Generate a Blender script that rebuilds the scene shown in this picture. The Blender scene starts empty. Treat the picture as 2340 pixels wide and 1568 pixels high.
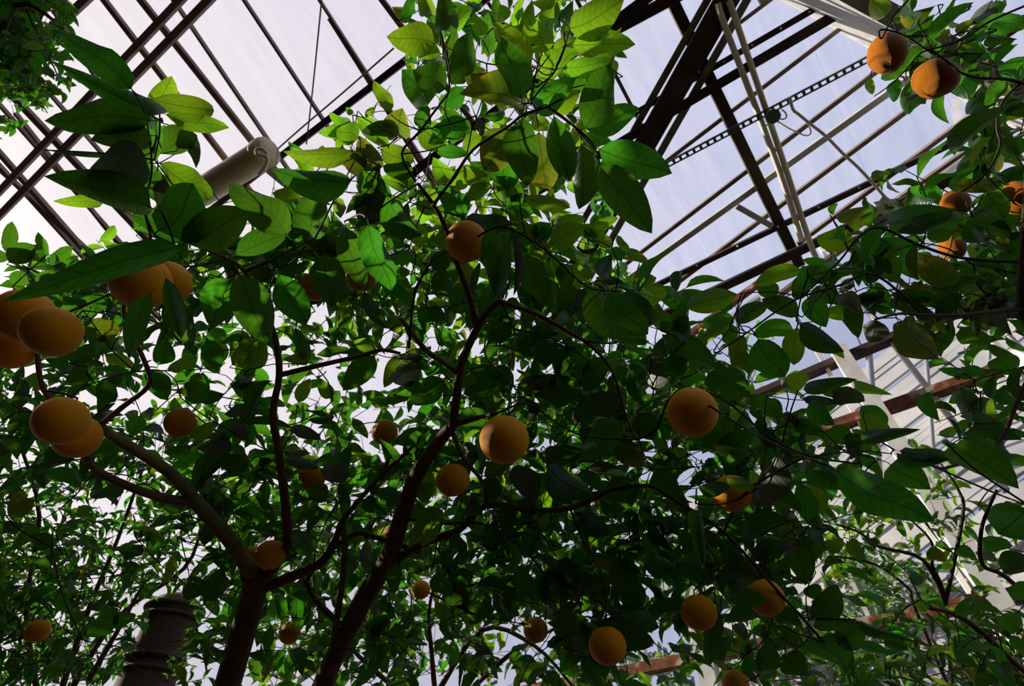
import bpy, math, random
import numpy as np
from mathutils import Vector, Matrix

random.seed(7)
rng = np.random.default_rng(11)
S = bpy.context.scene
COL = S.collection

# ------------------------------------------------------------------ camera, sky, sun, exposure
F, CX, CY = 1262.0, 1170.0, 784.0            # focal length and centre in photo pixels
zen = np.array([-.0252, -.6918, .7216]); zen /= np.linalg.norm(zen)
ax = np.array([.822, -.425, -.379]); ax -= zen*ax.dot(zen); ax /= np.linalg.norm(ax)
ay = np.cross(zen, ax)
R = np.array([ax, ay, zen])                  # camera (right, down, forward) -> world
C = np.array([0., 0., 1.4])


def ray(px, py):
    return R @ np.array([(px-CX)/F, (py-CY)/F, 1.0])


def at(px, py, d):
    return C + ray(px, py)*d


cam = bpy.data.cameras.new('camera')
cam.sensor_width = 36.0
cam.lens = 36.0*F/2340.0
cam.clip_start = .02
cam.clip_end = 300
cam.dof.use_dof = True
cam.dof.focus_distance = 1.05
cam.dof.aperture_fstop = 9.0
co = bpy.data.objects.new('camera', cam)
COL.objects.link(co)
r_, u_, b_ = R @ np.array([1, 0, 0]), R @ np.array([0, -1, 0]), R @ np.array([0, 0, -1])
co.matrix_world = Matrix(((r_[0], u_[0], b_[0], C[0]), (r_[1], u_[1], b_[1], C[1]), (r_[2], u_[2], b_[2], C[2]), (0, 0, 0, 1)))
S.camera = co

SUN = R @ np.array([-2050., -250., 1262.]); SUN /= np.linalg.norm(SUN)
S.view_settings.view_transform = 'Standard'
S.view_settings.look = 'None'
S.view_settings.gamma = 1
S.view_settings.exposure = 0.0
S.view_settings.use_curve_mapping = False
S.cycles.max_bounces = 7
S.cycles.diffuse_bounces = 3
S.cycles.glossy_bounces = 2
S.cycles.transmission_bounces = 4
S.cycles.transparent_max_bounces = 12
S.cycles.caustics_reflective = False
S.cycles.caustics_refractive = False

W = bpy.data.worlds.new('sky')
S.world = W
W.use_nodes = True
nt = W.node_tree
nt.nodes.clear()
tc = nt.nodes.new('ShaderNodeTexCoord')
dt = nt.nodes.new('ShaderNodeVectorMath'); dt.operation = 'DOT_PRODUCT'
dt.inputs[1].default_value = tuple(SUN)
nt.links.new(tc.outputs['Generated'], dt.inputs[0])
mr = nt.nodes.new('ShaderNodeMapRange')
mr.inputs['From Min'].default_value = -1; mr.inputs['From Max'].default_value = 1
nt.links.new(dt.outputs['Value'], mr.inputs['Value'])
rp = nt.nodes.new('ShaderNodeValToRGB')
el = rp.color_ramp.elements
el[0].position = 0.0; el[0].color = (.40, .45, .66, 1)
el[1].position = 1.0; el[1].color = (1.6, 1.45, 1.3, 1)
for p, c in ((.45, (.42, .47, .68)), (.60, (.50, .54, .74)), (.75, (.63, .61, .74)), (.86, (.74, .69, .77)), (.97, (.92, .84, .83))):
    e = el.new(p); e.color = (*c, 1)
nt.links.new(mr.outputs[0], rp.inputs[0])
sx = nt.nodes.new('ShaderNodeSeparateXYZ')
nt.links.new(tc.outputs['Generated'], sx.inputs[0])
mz = nt.nodes.new('ShaderNodeMapRange')
mz.inputs['From Min'].default_value = -.06; mz.inputs['From Max'].default_value = .06
nt.links.new(sx.outputs['Z'], mz.inputs['Value'])
mx = nt.nodes.new('ShaderNodeMixRGB')
mx.inputs[1].default_value = (.05, .055, .04, 1)
nt.links.new(mz.outputs[0], mx.inputs[0]); nt.links.new(rp.outputs[0], mx.inputs[2])
bg = nt.nodes.new('ShaderNodeBackground')
bg.inputs[1].default_value = 1.0
nt.links.new(mx.outputs[0], bg.inputs[0])
wo = nt.nodes.new('ShaderNodeOutputWorld')
nt.links.new(bg.outputs[0], wo.inputs[0])

sl = bpy.data.lights.new('sun', 'SUN')
sl.energy = 8.5
sl.angle = math.radians(.6)
sl.color = (1, .93, .80)
so = bpy.data.objects.new('sun', sl)
so.rotation_euler = Vector(SUN).to_track_quat('Z', 'Y').to_euler()
so.location = (-8, 2, 12)
COL.objects.link(so)


# ------------------------------------------------------------------ materials
def mat(name):
    m = bpy.data.materials.new(name)
    m.use_nodes = True
    n = m.node_tree
    return m, n, n.nodes['Principled BSDF'], n.nodes['Material Output']


def nd(n, t, **kw):
    x = n.nodes.new(t)
    for k, v in kw.items():
        setattr(x, k, v)
    return x


def ramp(n, src, stops):
    r = nd(n, 'ShaderNodeValToRGB')
    e = r.color_ramp.elements
    e[0].position, e[0].color = stops[0][0], (*stops[0][1], 1)
    e[1].position, e[1].color = stops[-1][0], (*stops[-1][1], 1)
    for p, c in stops[1:-1]:
        q = e.new(p); q.color = (*c, 1)
    n.links.new(src, r.inputs[0])
    return r.outputs[0]


def noise_mat(name, stops, scale=6, rough=.7, stretch=(1, 1, 1), detail=4, bump=0.0, spec=.3, bscale=None):
    m, n, b, o = mat(name)
    t = nd(n, 'ShaderNodeTexCoord')
    mp = nd(n, 'ShaderNodeMapping')
    mp.inputs['Scale'].default_value = stretch
    n.links.new(t.outputs['Object'], mp.inputs[0])
    z = nd(n, 'ShaderNodeTexNoise')
    z.inputs['Scale'].default_value = scale
    z.inputs['Detail'].default_value = detail
    n.links.new(mp.outputs[0], z.inputs[0])
    n.links.new(ramp(n, z.outputs[0], stops), b.inputs['Base Color'])
    b.inputs['Roughness'].default_value = rough
    b.inputs['Specular IOR Level'].default_value = spec
    if bump:
        z2 = nd(n, 'ShaderNodeTexNoise')
        z2.inputs['Scale'].default_value = bscale or scale*4
        n.links.new(mp.outputs[0], z2.inputs[0])
        bp = nd(n, 'ShaderNodeBump')
        bp.inputs['Strength'].default_value = bump
        bp.inputs['Distance'].default_value = .004
        n.links.new(z2.outputs[0], bp.inputs['Height'])
        n.links.new(bp.outputs[0], b.inputs['Normal'])
    return m


def leaf_mat(name, dif, tra, vein, var=.35, tip=None, tfac=.5, spec=.45, rough=.42):
    """Two-sided leaf: glossy blade plus light passing through; midrib and side veins from the blade's UV."""
    m, n, b, o = mat(name)
    L = n.links.new
    uv = nd(n, 'ShaderNodeUVMap'); uv.uv_map = 'blade'
    s = nd(n, 'ShaderNodeSeparateXYZ'); L(uv.outputs[0], s.inputs[0])

    def M(op, a, c, clamp=False):
        x = nd(n, 'ShaderNodeMath', operation=op, use_clamp=clamp)
        for i, v in enumerate((a, c)):
            if v is None:
                continue
            if isinstance(v, (int, float)):
                x.inputs[i].default_value = v
            else:
                L(v, x.inputs[i])
        return x.outputs[0]
    au = M('ABSOLUTE', M('SUBTRACT', s.outputs[0], .5), None)          # 0 midrib .. .5 edge
    mid = M('SUBTRACT', 1.0, M('MULTIPLY', au, 26.0), True)
    w = M('SUBTRACT', s.outputs[1], M('MULTIPLY', au, .42))
    sv = M('POWER', M('ABSOLUTE', M('COSINE', M('MULTIPLY', w, 27.0), None), None), 22.0)
    sv = M('MULTIPLY', sv, .5)
    vf = M('MAXIMUM', mid, sv)
    oi = nd(n, 'ShaderNodeObjectInfo')
    at_ = nd(n, 'ShaderNodeAttribute'); at_.attribute_name = 'tint'
    rnd = M('FRACT', M('ADD', oi.outputs['Random'], at_.outputs['Fac']), None)
    tx = nd(n, 'ShaderNodeTexCoord')
    nz = nd(n, 'ShaderNodeTexNoise'); nz.inputs['Scale'].default_value = 7.0
    L(uv.outputs[0], nz.inputs[0])
    val = M('ADD', M('MULTIPLY', rnd, 2*var), 1-var)
    val = M('MULTIPLY', val, M('ADD', M('MULTIPLY', nz.outputs[0], .5), .75))

    def col(c, v):
        h = nd(n, 'ShaderNodeHueSaturation')
        h.inputs['Color'].default_value = (*c, 1)
        L(M('ADD', M('MULTIPLY', rnd, .035), .4825), h.inputs['Hue'])
        L(val, h.inputs['Value'])
        out = h.outputs[0]
        if tip:
            mx1 = nd(n, 'ShaderNodeMixRGB')
            e = M('MULTIPLY', M('ADD', M('ADD', s.outputs[1], M('MULTIPLY', au, .9)), M('MULTIPLY', nz.outputs[0], 1.1)), 1.0)
            mrr = nd(n, 'ShaderNodeMapRange')
            mrr.inputs['From Min'].default_value = 1.3; mrr.inputs['From Max'].default_value = 2.0
            L(e, mrr.inputs['Value'])
            L(mrr.outputs[0], mx1.inputs[0]); L(out, mx1.inputs[1])
            mx1.inputs[2].default_value = (*[q*v for q in tip], 1)
            out = mx1.outputs[0]
        mx2 = nd(n, 'ShaderNodeMixRGB')
        L(M('MULTIPLY', vf, .75), mx2.inputs[0]); L(out, mx2.inputs[1])
        mx2.inputs[2].default_value = (*[q*v for q in vein], 1)
        return mx2.outputs[0]
    L(col(dif, .6), b.inputs['Base Color'])
    b.inputs['Roughness'].default_value = rough
    b.inputs['Specular IOR Level'].default_value = spec
    bp = nd(n, 'ShaderNodeBump'); bp.inputs['Strength'].default_value = .35; bp.inputs['Distance'].default_value = .003
    L(vf, bp.inputs['Height']); bp.invert = True
    L(bp.outputs[0], b.inputs['Normal'])
    tr = nd(n, 'ShaderNodeBsdfTranslucent'); L(col(tra, 1.0), tr.inputs[0])
    ad = nd(n, 'ShaderNodeMixShader'); ad.inputs[0].default_value = tfac
    L(b.outputs[0], ad.inputs[1]); L(tr.outputs[0], ad.inputs[2])
    L(ad.outputs[0], o.inputs[0])
    return m


LEAF = {
    'm': leaf_mat('mature_leaf', (.022, .055, .013), (.072, .26, .009), (.025, .075, .009)),
    'l': leaf_mat('young_leaf', (.035, .085, .012), (.25, .50, .012), (.06, .18, .010), var=.2),
    'y': leaf_mat('yellowing_leaf', (.04, .06, .010), (.15, .24, .010), (.04, .09, .008), tip=(.42, .28, .012)),
    'g': leaf_mat('painted_sheen_leaf', (.17, .20, .15), (.08, .15, .04), (.08, .10, .06), var=.25, tfac=.25, spec=.6, rough=.5),  # grey sheen of sun on the blade, painted into a pale base colour
}
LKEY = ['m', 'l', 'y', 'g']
BARK = noise_mat('bark', [(.3, (.075, .040, .020)), (.6, (.15, .085, .042)), (.8, (.11, .10, .035))], scale=14, rough=.85, stretch=(1, 1, .35), bump=.6)
OLIVE = noise_mat('young_bark', [(.3, (.09, .085, .022)), (.7, (.20, .18, .05))], scale=18, rough=.8, bump=.4)
TWIG = noise_mat('twig_bark', [(.3, (.03, .03, .012)), (.7, (.06, .05, .02))], scale=30, rough=.8)
ORANGE = noise_mat('orange_peel', [(.25, (.82, .28, .004)), (.75, (.90, .39, .007))], scale=9, rough=.5, bump=.35, bscale=160, spec=.12)
RIND = noise_mat('bumpy_rind', [(.25, (.78, .20, .006)), (.75, (.90, .31, .010))], scale=25, rough=.5, bump=1.0, bscale=60, spec=.14)
CALYX = noise_mat('calyx_green', [(.3, (.05, .08, .02)), (.7, (.10, .12, .04))], scale=40)
TIMBER = noise_mat('dark_timber', [(.3, (.035, .024, .014)), (.7, (.085, .058, .034))], scale=5, stretch=(1, 1, 1), bump=.4)
BATTEN = noise_mat('weathered_batten', [(.3, (.16, .15, .11)), (.7, (.30, .28, .22))], scale=8)
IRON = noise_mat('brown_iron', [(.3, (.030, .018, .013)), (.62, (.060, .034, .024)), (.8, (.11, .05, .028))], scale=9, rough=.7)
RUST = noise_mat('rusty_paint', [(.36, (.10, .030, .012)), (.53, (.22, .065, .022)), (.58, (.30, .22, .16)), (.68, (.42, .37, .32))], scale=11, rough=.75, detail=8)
IRONL = noise_mat('hazed_brown_iron', [(.3, (.20, .13, .10)), (.7, (.30, .21, .17))], scale=9, rough=.7)  # brown iron lightened: bright haze over the left bars painted into the colour
BARS = noise_mat('bar_paint', [(.3, (.16, .11, .075)), (.7, (.26, .20, .15))], scale=12)
GREYWOOD = noise_mat('grey_timber_paint', [(.3, (.42, .40, .38)), (.7, (.60, .58, .55))], scale=10, bump=.3)
WHITE = noise_mat('white_paint', [(.3, (.58, .55, .52)), (.7, (.76, .73, .70))], scale=8)
CREAM = noise_mat('cream_pipe', [(.3, (.72, .62, .45)), (.7, (.85, .76, .60))], scale=8, rough=.45)
ZINC = noise_mat('green_zinc', [(.3, (.07, .12, .075)), (.7, (.14, .20, .13))], scale=20, rough=.5)
BEIGE = noise_mat('beige_housing', [(.3, (.52, .43, .22)), (.7, (.62, .53, .30))], scale=4, rough=.5)
CORD = noise_mat('cord_white', [(.3, (.62, .56, .48)), (.7, (.8, .75, .68))], scale=60)
SOIL = noise_mat('soil', [(.3, (.020, .014, .009)), (.7, (.05, .036, .022))], scale=3, rough=.95)
TERRA = noise_mat('brown_pillar', [(.3, (.035, .018, .009)), (.7, (.075, .038, .020))], scale=5, rough=.8, stretch=(1, 1, .4))
PALE = noise_mat('pale_cladding', [(.3, (.26, .26, .27)), (.7, (.44, .42, .40))], scale=1.2, stretch=(1, .2, 1))
SLATE = noise_mat('blue_grey_pipe', [(.3, (.20, .23, .28)), (.7, (.32, .35, .40))], scale=4)
LIT, _n, _b, _o = mat('lamp_glow')
_b.inputs['Emission Color'].default_value = (1, .95, .75, 1)
_b.inputs['Emission Strength'].default_value = 1.6

GLASS, n_, b_p, o_ = mat('dusty_glass')
t_ = nd(n_, 'ShaderNodeTexCoord')
mp_ = nd(n_, 'ShaderNodeMapping'); mp_.inputs['Scale'].default_value = (5, .5, 1)
n_.links.new(t_.outputs['Object'], mp_.inputs[0])
z_ = nd(n_, 'ShaderNodeTexNoise'); z_.inputs['Scale'].default_value = 2.5; z_.inputs['Detail'].default_value = 6
n_.links.new(mp_.outputs[0], z_.inputs[0])
f_ = ramp(n_, z_.outputs[0], [(.3, (.05, .05, .05)), (.7, (.12, .12, .12))])
tp_ = nd(n_, 'ShaderNodeBsdfTransparent'); tp_.inputs[0].default_value = (.97, .975, .985, 1)
tl_ = nd(n_, 'ShaderNodeBsdfTranslucent'); tl_.inputs[0].default_value = (.88, .86, .90, 1)
mm_ = nd(n_, 'ShaderNodeMixShader')
n_.links.new(f_, mm_.inputs[0]); n_.links.new(tp_.outputs[0], mm_.inputs[1]); n_.links.new(tl_.outputs[0], mm_.inputs[2])
n_.links.new(mm_.outputs[0], o_.inputs[0])


# ------------------------------------------------------------------ helpers
def nrm(v):
    v = np.asarray(v, float)
    return v/(np.linalg.norm(v)+1e-12)


def link(name, me, parent=None, kind=None):
    o = bpy.data.objects.new(name, me)
    COL.objects.link(o)
    if parent is not None:
        o.parent = parent
    if kind:
        o['kind'] = kind
    return o


def tag(o, label, cat, group=None):
    o['label'] = label; o['category'] = cat
    if group:
        o['group'] = group
    return o


def empty(name, loc=(0, 0, 0), kind=None):
    o = link(name, None, None, kind)
    o.empty_display_size = .1
    o.location = loc
    return o


class MB:
    def __init__(s):
        s.v = []; s.f = []

    def box(s, p, q, w, h, up):
        """bar from p to q, w wide, h deep along up"""
        p = np.asarray(p, float); q = np.asarray(q, float)
        a = nrm(q-p)
        sd = nrm(np.cross(a, up)); n = np.cross(sd, a)
        i = len(s.v)
        for e in (p, q):
            for x, y in ((-1, -1), (1, -1), (1, 1), (-1, 1)):
                s.v.append(tuple(e+sd*x*w/2+n*y*h/2))
        s.f += [(i, i+1, i+5, i+4), (i+1, i+2, i+6, i+5), (i+2, i+3, i+7, i+6), (i+3, i, i+4, i+7), (i+3, i+2, i+1, i), (i+4, i+5, i+6, i+7)]
        return s

    def tube(s, pts, rad, sides=8, smooth=3):
        pts = [np.asarray(p, float) for p in pts]
        rad = list(rad) if hasattr(rad, '__len__') else [rad]*len(pts)
        if smooth > 1 and len(pts) > 2:
            P, Q = [], []
            for k in range(len(pts)-1):
                p0, p1, p2, p3 = pts[max(k-1, 0)], pts[k], pts[k+1], pts[min(k+2, len(pts)-1)]
                for j in range(smooth):
                    t = j/smooth
                    P.append(.5*((2*p1)+(-p0+p2)*t+(2*p0-5*p1+4*p2-p3)*t*t+(-p0+3*p1-3*p2+p3)*t**3))
                    Q.append(rad[k]*(1-t)+rad[k+1]*t)
            P.append(pts[-1]); Q.append(rad[-1]); pts, rad = P, Q
        i0 = len(s.v)
        ref = np.array([.31, .17, .93])
        for k, p in enumerate(pts):
            t = nrm(pts[min(k+1, len(pts)-1)]-pts[max(k-1, 0)])
            a = nrm(np.cross(t, ref)); b = np.cross(t, a)
            for j in range(sides):
                g = 2*math.pi*j/sides
                s.v.append(tuple(p+(a*math.cos(g)+b*math.sin(g))*rad[k]))
        for k in range(len(pts)-1):
            for j in range(sides):
                j2 = (j+1) % sides
                s.f.append((i0+k*sides+j, i0+k*sides+j2, i0+(k+1)*sides+j2, i0+(k+1)*sides+j))
        s.f.append(tuple(i0+j for j in range(sides))[::-1])
        s.f.append(tuple(i0+(len(pts)-1)*sides+j for j in range(sides)))
        return s

    def lathe(s, prof, c, sides=24, ax_=(0, 0, 1)):
        c = np.asarray(c, float); z = nrm(ax_)
        x = nrm(np.cross(z, (.3, .9, .1))); y = np.cross(z, x)
        i0 = len(s.v)
        for r, h in prof:
            for j in range(sides):
                g = 2*math.pi*j/sides
                s.v.append(tuple(c+z*h+(x*math.cos(g)+y*math.sin(g))*r))
        for k in range(len(prof)-1):
            for j in range(sides):
                j2 = (j+1) % sides
                s.f.append((i0+k*sides+j, i0+k*sides+j2, i0+(k+1)*sides+j2, i0+(k+1)*sides+j))
        s.f.append(tuple(i0+j for j in range(sides))[::-1])
        s.f.append(tuple(i0+(len(prof)-1)*sides+j for j in range(sides)))
        return s

    def build(s, name, m, parent=None, kind=None, smooth=False):
        me = bpy.data.meshes.new(name)
        me.from_pydata(s.v, [], s.f)
        me.materials.append(m)
        if smooth:
            me.shade_smooth()
        me.update()
        return link(name, me, parent, kind)


# ------------------------------------------------------------------ the glasshouse
PITCH = math.tan(math.radians(23))
H0 = 6.0
NR = nrm((0, PITCH, 1))
WALL_Y = 4.27


def roof(px, py, off=0.0):
    """point of the roof plane (lowered by off) on the line of sight of a photo pixel"""
    r = ray(px, py)
    t = (H0-off/NR[2])/(r[2]+PITCH*r[1])
    return C+r*t


def wall(px, py, off=0.0):
    r = ray(px, py)
    return C+r*((WALL_Y-off)/r[1])


def widths(p, wpx):
    return wpx*np.dot(p-C, R.T @ np.array([0, 0, 1.0]))/F if False else wpx*float((np.linalg.inv(R) @ (p-C))[2])/F


floor = MB().box((-14, 1, -.05), (10, 1, -.05), 10, .1, (0, 0, 1)).build('floor', SOIL, None, 'structure')
WALLB = noise_mat('shade_wall_brick', [(.3, (.05, .03, .022)), (.7, (.10, .06, .042))], scale=3, rough=.9)
MB().box((-16, -3.4, 4.4), (9, -3.4, 4.4), .25, 8.8, (0, 0, 1)).build('unseen_shade_wall', WALLB, None, 'structure')  # unseen wall added behind the camera to keep leaf undersides dark
ceil = empty('ceiling', (0, 0, 0), 'structure')


def rbar(name, a, b, wpx, off, depth, m, e0=0.0, e1=0.0, parent=None, fn=roof, up=NR):
    p, q = fn(*a, off), fn(*b, off)
    d = q-p
    p2, q2 = p-d*e0, q+d*e1
    w = widths((p+q)/2, wpx)
    return MB().box(p2, q2, w, depth, up).build(name, m, parent if parent is not None else ceil)


thin = [((558, 0), (735, 268), 6), ((730, 0), (845, 178), 5), ((406, 14), (606, 310), 6), ((65, 158), (227, 344), 5),
        ((0, 240), (145, 406), 6), ((0, 379), (69, 455), 6), ((62, 444), (165, 540), 10), ((145, 59), (210, 162), 6),
        ((1111, 0), (1125, 20), 7), ((1345, 52), (1462, 279), 8), ((921, 310), (990, 420), 7), ((206, 475), (232, 508), 6)]
for a, b, w in thin:
    p, q = roof(*a, .03), roof(*b, .03)
    x = (p[0]+q[0])/2
    k = 2.0 if abs(b[0]-a[0]) < 160 else 1.0
    L_ = np.linalg.norm(q-p)
    rbar('glazing_bar', a, b, w, .03, .05, BARS, 1.2/L_, min(1.6/L_, 3) if a[0] < 900 else .35)
heavy = [((238, 0), (527, 379), 17), ((322, 0), (585, 334), 20), ((79, 272), (286, 492), 22), ((0, 351), (165, 540), 18), ((873, 0), (983, 148), 17)]
for a, b, w in heavy:
    L_ = np.linalg.norm(roof(*a)-roof(*b))
    rbar('rafter', a, b, w*.68, .06, .05, IRONL, 1.0/L_, 1.0/L_)
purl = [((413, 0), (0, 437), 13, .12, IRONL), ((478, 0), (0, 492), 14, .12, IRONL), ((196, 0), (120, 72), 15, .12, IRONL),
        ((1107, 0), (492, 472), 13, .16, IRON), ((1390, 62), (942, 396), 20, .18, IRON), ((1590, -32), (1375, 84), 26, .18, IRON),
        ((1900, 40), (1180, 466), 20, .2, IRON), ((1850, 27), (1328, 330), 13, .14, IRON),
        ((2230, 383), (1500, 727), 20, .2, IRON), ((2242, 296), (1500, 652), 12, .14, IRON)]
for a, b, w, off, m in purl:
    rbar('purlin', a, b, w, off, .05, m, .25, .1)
# bolts along the two drilled angle bars
for a, b, w, off, m in (purl[7], purl[9]):
    mb = MB()
    for k in range(9):
        t = k/8
        p = roof(a[0]+(b[0]-a[0])*t, a[1]+(b[1]-a[1])*t, off+.04)
        mb.lathe([(.0085, -.012), (.0085, .0), (.004, .006)], p, 8, -NR)
    mb.build('bolt_row', WHITE, ceil, 'stuff')
cross = [((1691, 52), (1760, 0), 9, BARS), ((1540, 355), (1915, 69), 9, BARS), ((1407, 621), (2001, 165), 9, BARS),
         ((1448, 628), (2067, 186), 13, GREYWOOD), ((1480, 697), (2098, 234), 9, BARS), ((1850, 537), (2170, 300), 9, BARS),
         ((2236, 127), (2315, 72), 9, BARS), ((1930, 540), (2240, 322), 8, BARS)]
for a, b, w, m in cross:
    rbar('glazing_bar', a, b, w, .03, .05, m, .1, .12)
rbar('rafter', (1543, 17), (1826, 606), 23, .10, .11, TIMBER, .1, 0)
rbar('strut', (1685, 472), (1764, 517), 12, .14, .05, GREYWOOD)
rbar('strut', (1735, 5), (1800, -40), 14, .14, .05, GREYWOOD)
# the great timber truss leg with its pale side battens, and the pale painted hip beam
hip = empty('trim_1', (0, 0, 0), 'structure')
rbar('timber', (1665, -10), (1345, 560), 48, .16, .14, TIMBER, .25, .1, hip)
rbar('batten', (1622, -10), (1315, 535), 15, .12, .1, BATTEN, .25, .1, hip)
rbar('batten', (1712, -10), (1372, 590), 15, .12, .1, BATTEN, .25, .1, hip)
hip2 = empty('trim_2', (0, 0, 0), 'structure')
rbar('beam', (1868, -16), (2440, 300), 40, .35, .8, GREYWOOD, .2, 0, hip2)
rbar('lining_board', (1935, -20), (2440, 235), 18, .1, .14, BATTEN, .2, 0, hip2)

# panes of the roof: one quad slab per field of the glazing grid
xs = sorted({round(float((roof(*a)[0]+roof(*b)[0])/2), 2) for a, b, w in thin[:5]+thin[9:10]} | {round(float((roof(*a)[0]+roof(*b)[0])/2), 2) for a, b, w in heavy})
grid = [xs[0]]
for x in xs[1:]:
    if x-grid[-1] > .25:
        grid.append(x)
while grid[0] > -16:
    grid.insert(0, grid[0]-.75)
while grid[-1] < 7.5:
    grid.append(grid[-1]+.72)
ys = [-3.2, -1.3, .6, 2.4, WALL_Y-.02]
zr = lambda y: C[2]+H0-PITCH*y
for i in range(len(grid)-1):
    for j in range(len(ys)-1):
        x = (grid[i]+grid[i+1])/2
        MB().box((x, ys[j], zr(ys[j])+.02), (x, ys[j+1], zr(ys[j+1])+.02), grid[i+1]-grid[i]-.004, .004, NR).build('pane', GLASS, ceil)

# far glass wall: rusty rails, pale posts, thin mullions, panes
wl = empty('wall_back', (0, 0, 0), 'structure')
UPW = (0, 1, 0)
for a, b, w, m, e0, e1 in (((1690, 921), (2060, 765), 15, IRON, .6, .6), ((2005, 941), (2320, 833), 21, RUST, .9, .3),
                           ((1321, 1558), (2290, 1368), 24, RUST, .5, .3)):
    rbar('rail', a, b, w, .05, .1, m, e0, e1, wl, wall, UPW)
for a, b, w, m in (((1915, 800), (2340, 1469), 40, WHITE), ((1560, 1230), (1628, 1580), 36, WHITE)):
    rbar('post', a, b, w, .12, .12, m, 0, .3, wl, wall, UPW)
for a, b, w in (((1712, 824), (1747, 896), 7), ((1833, 748), (1905, 868), 8), ((2036, 779), (2187, 975), 10), ((2229, 741), (2297, 810), 10),
                ((1870, 562), (1905, 610), 6), ((1870, 1166), (1985, 1410), 9), ((2160, 1269), (2284, 1458), 11), ((2190, 1290), (2335, 1475), 9),
                ((1470, 1475), (1478, 1560), 8)):
    L_ = np.linalg.norm(wall(*a)-wall(*b))
    rbar('mullion', a, b, w, .03, .06, WHITE, .5/L_, .5/L_, wl, wall, UPW)
for a, b, w, m in (((1567, 772), (1802, 597), 13, RUST), ((1590, 785), (1722, 690), 9, GREYWOOD), ((1760, 690), (2160, 395), 8, BARS)):
    rbar('sash_bar', a, b, w, .1, .06, m, .1, .1, wl, wall, UPW)
rbar('post', (2184, 236), (2192, 300), 16, .2, .1, WHITE, 0, .2, wl, wall, UPW)
wx = [-16+1.03*k for k in range(24)]
wz = [.3, 2.6, 3.96, 4.6, zr(WALL_Y)-.05]
for i in range(len(wx)-1):
    for j in range(len(wz)-1):
        x = (wx[i]+wx[i+1])/2
        MB().box((x, WALL_Y+.02, wz[j]), (x, WALL_Y+.02, wz[j+1]), wx[1]-wx[0]-.004, .004, (0, 1, 0)).build('pane', GLASS, wl)

# things fixed under the roof
pp = empty('heating_pipes', roof(1760, 300, .25))
tag(pp, 'pair of slim cream heating pipes hanging under the glass roof beside the dark rafter', 'pipe')


def world_part(mb, name, m, parent, smooth=False, kind=None):
    o = mb.build(name, m, None, kind, smooth)
    o.parent = parent
    o.matrix_parent_inverse = Matrix.Translation(Vector(parent.location)).inverted()
    return o


for pts in ([(1640, 8), (1660, 69), (1778, 382), (1832, 550)], [(1664, 0), (1681, 45), (1791, 372), (1850, 552), (1866, 590)]):
    world_part(MB().tube([roof(*p, .25) for p in pts], widths(roof(*pts[1], .25), 7), 10), 'pipe', CREAM, pp, True)

tr_ = empty('slotted_channel', roof(1800, 232, .3))
tag(tr_, 'long green slotted metal channel slung under the glass roof towards the bumpy oranges', 'channel')
a, b = roof(1466, 408, .3), roof(2215, 14, .3)
d = nrm(b-a); sd = nrm(np.cross(d, NR)); wch = widths((a+b)/2, 13)
mb = MB()
for sg in (-1, 1):
    mb.box(a+sd*sg*wch*.40, b+sd*sg*wch*.40, wch*.28, .004, NR)
L_ = np.linalg.norm(b-a); nsl = 42
for k in range(nsl+1):
    p = a+d*L_*k/nsl
    mb.box(p-d*L_/nsl*.2, p+d*L_/nsl*.2, wch*.6, .0035, NR)
world_part(mb, 'slotted_web', ZINC, tr_)
for sg in (-1, 1):
    world_part(MB().box(a+sd*sg*wch*.52+NR*.02, b+sd*sg*wch*.52+NR*.02, .003, .045, NR), 'flange', ZINC, tr_)
jb = empty('junction_box', roof(1766, 266, .34))
tag(jb, 'small square junction box with loose wires on the green slotted channel', 'box')
c = roof(1766, 266, .34)
world_part(MB().lathe([(.02, -.03), (.055, -.028), (.06, -.02), (.06, .02), (.05, .026), (.02, .03)], c, 8, NR), 'box_body', ZINC, jb)
for pts in ([(1786, 250), (1795, 258), (1797, 268), (1788, 273), (1779, 268)], [(1772, 274), (1800, 292), (1825, 304), (1842, 310), (1852, 306), (1852, 295), (1845, 284)], [(1758, 276), (1754, 285), (1746, 289)]):
    world_part(MB().tube([roof(*p, .33+.02*math.sin(i)) for i, p in enumerate(pts)], .006, 6), 'wire', CORD, jb, True)
rope = MB().tube([roof(*p, .36) for p in [(1805, 222), (1812, 250), (1826, 262), (1850, 282), (1888, 312), (1925, 350), (1960, 382), (2000, 425), (2024, 452), (2040, 462)]], .012, 6).build('rope', CORD, None, None, True)
tag(rope, 'thin white rope sagging from the slotted channel down to the eave', 'rope')
lab = MB().box(roof(2038, 456, .37), roof(2016, 490, .37), .16, .012, NR).build('white_tag', WHITE)
tag(lab, 'white rectangular tag at the lower end of the white rope', 'tag')

lm = empty('lamp_housing', roof(550, 390, .3))
tag(lm, 'long beige tubular lamp housing with curled pipe end under the left roof purlin', 'lamp')
a, b = roof(452, 446, .32), roof(620, 340, .32)
d = nrm(b-a); r0 = widths((a+b)/2, 31)
L_ = np.linalg.norm(b-a)
world_part(MB().lathe([(r0*.8, 0), (r0*.98, .02), (r0, .05), (r0, L_-.05), (r0*.98, L_-.02), (r0*.8, L_)], a, 20, d), 'housing', BEIGE, lm, True)
world_part(MB().lathe([(r0*1.06, L_-.16), (r0*1.08, L_-.15), (r0*1.08, L_-.06), (r0*1.06, L_-.05)], a, 20, d), 'end_band', BEIGE, lm, True)
world_part(MB().tube([roof(*p, .32+r0*1.5) for p in [(612, 352), (598, 340), (586, 344), (590, 354), (612, 362), (606, 382), (592, 400)]], .018, 8), 'curled_conduit', CORD, lm, True)
mb = MB()
for k in range(9):
    t = k/8
    mb.box(roof(610+34*t, 396+28*t, .3), roof(624+34*t, 378+28*t, .3), .02, .012, NR)
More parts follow.
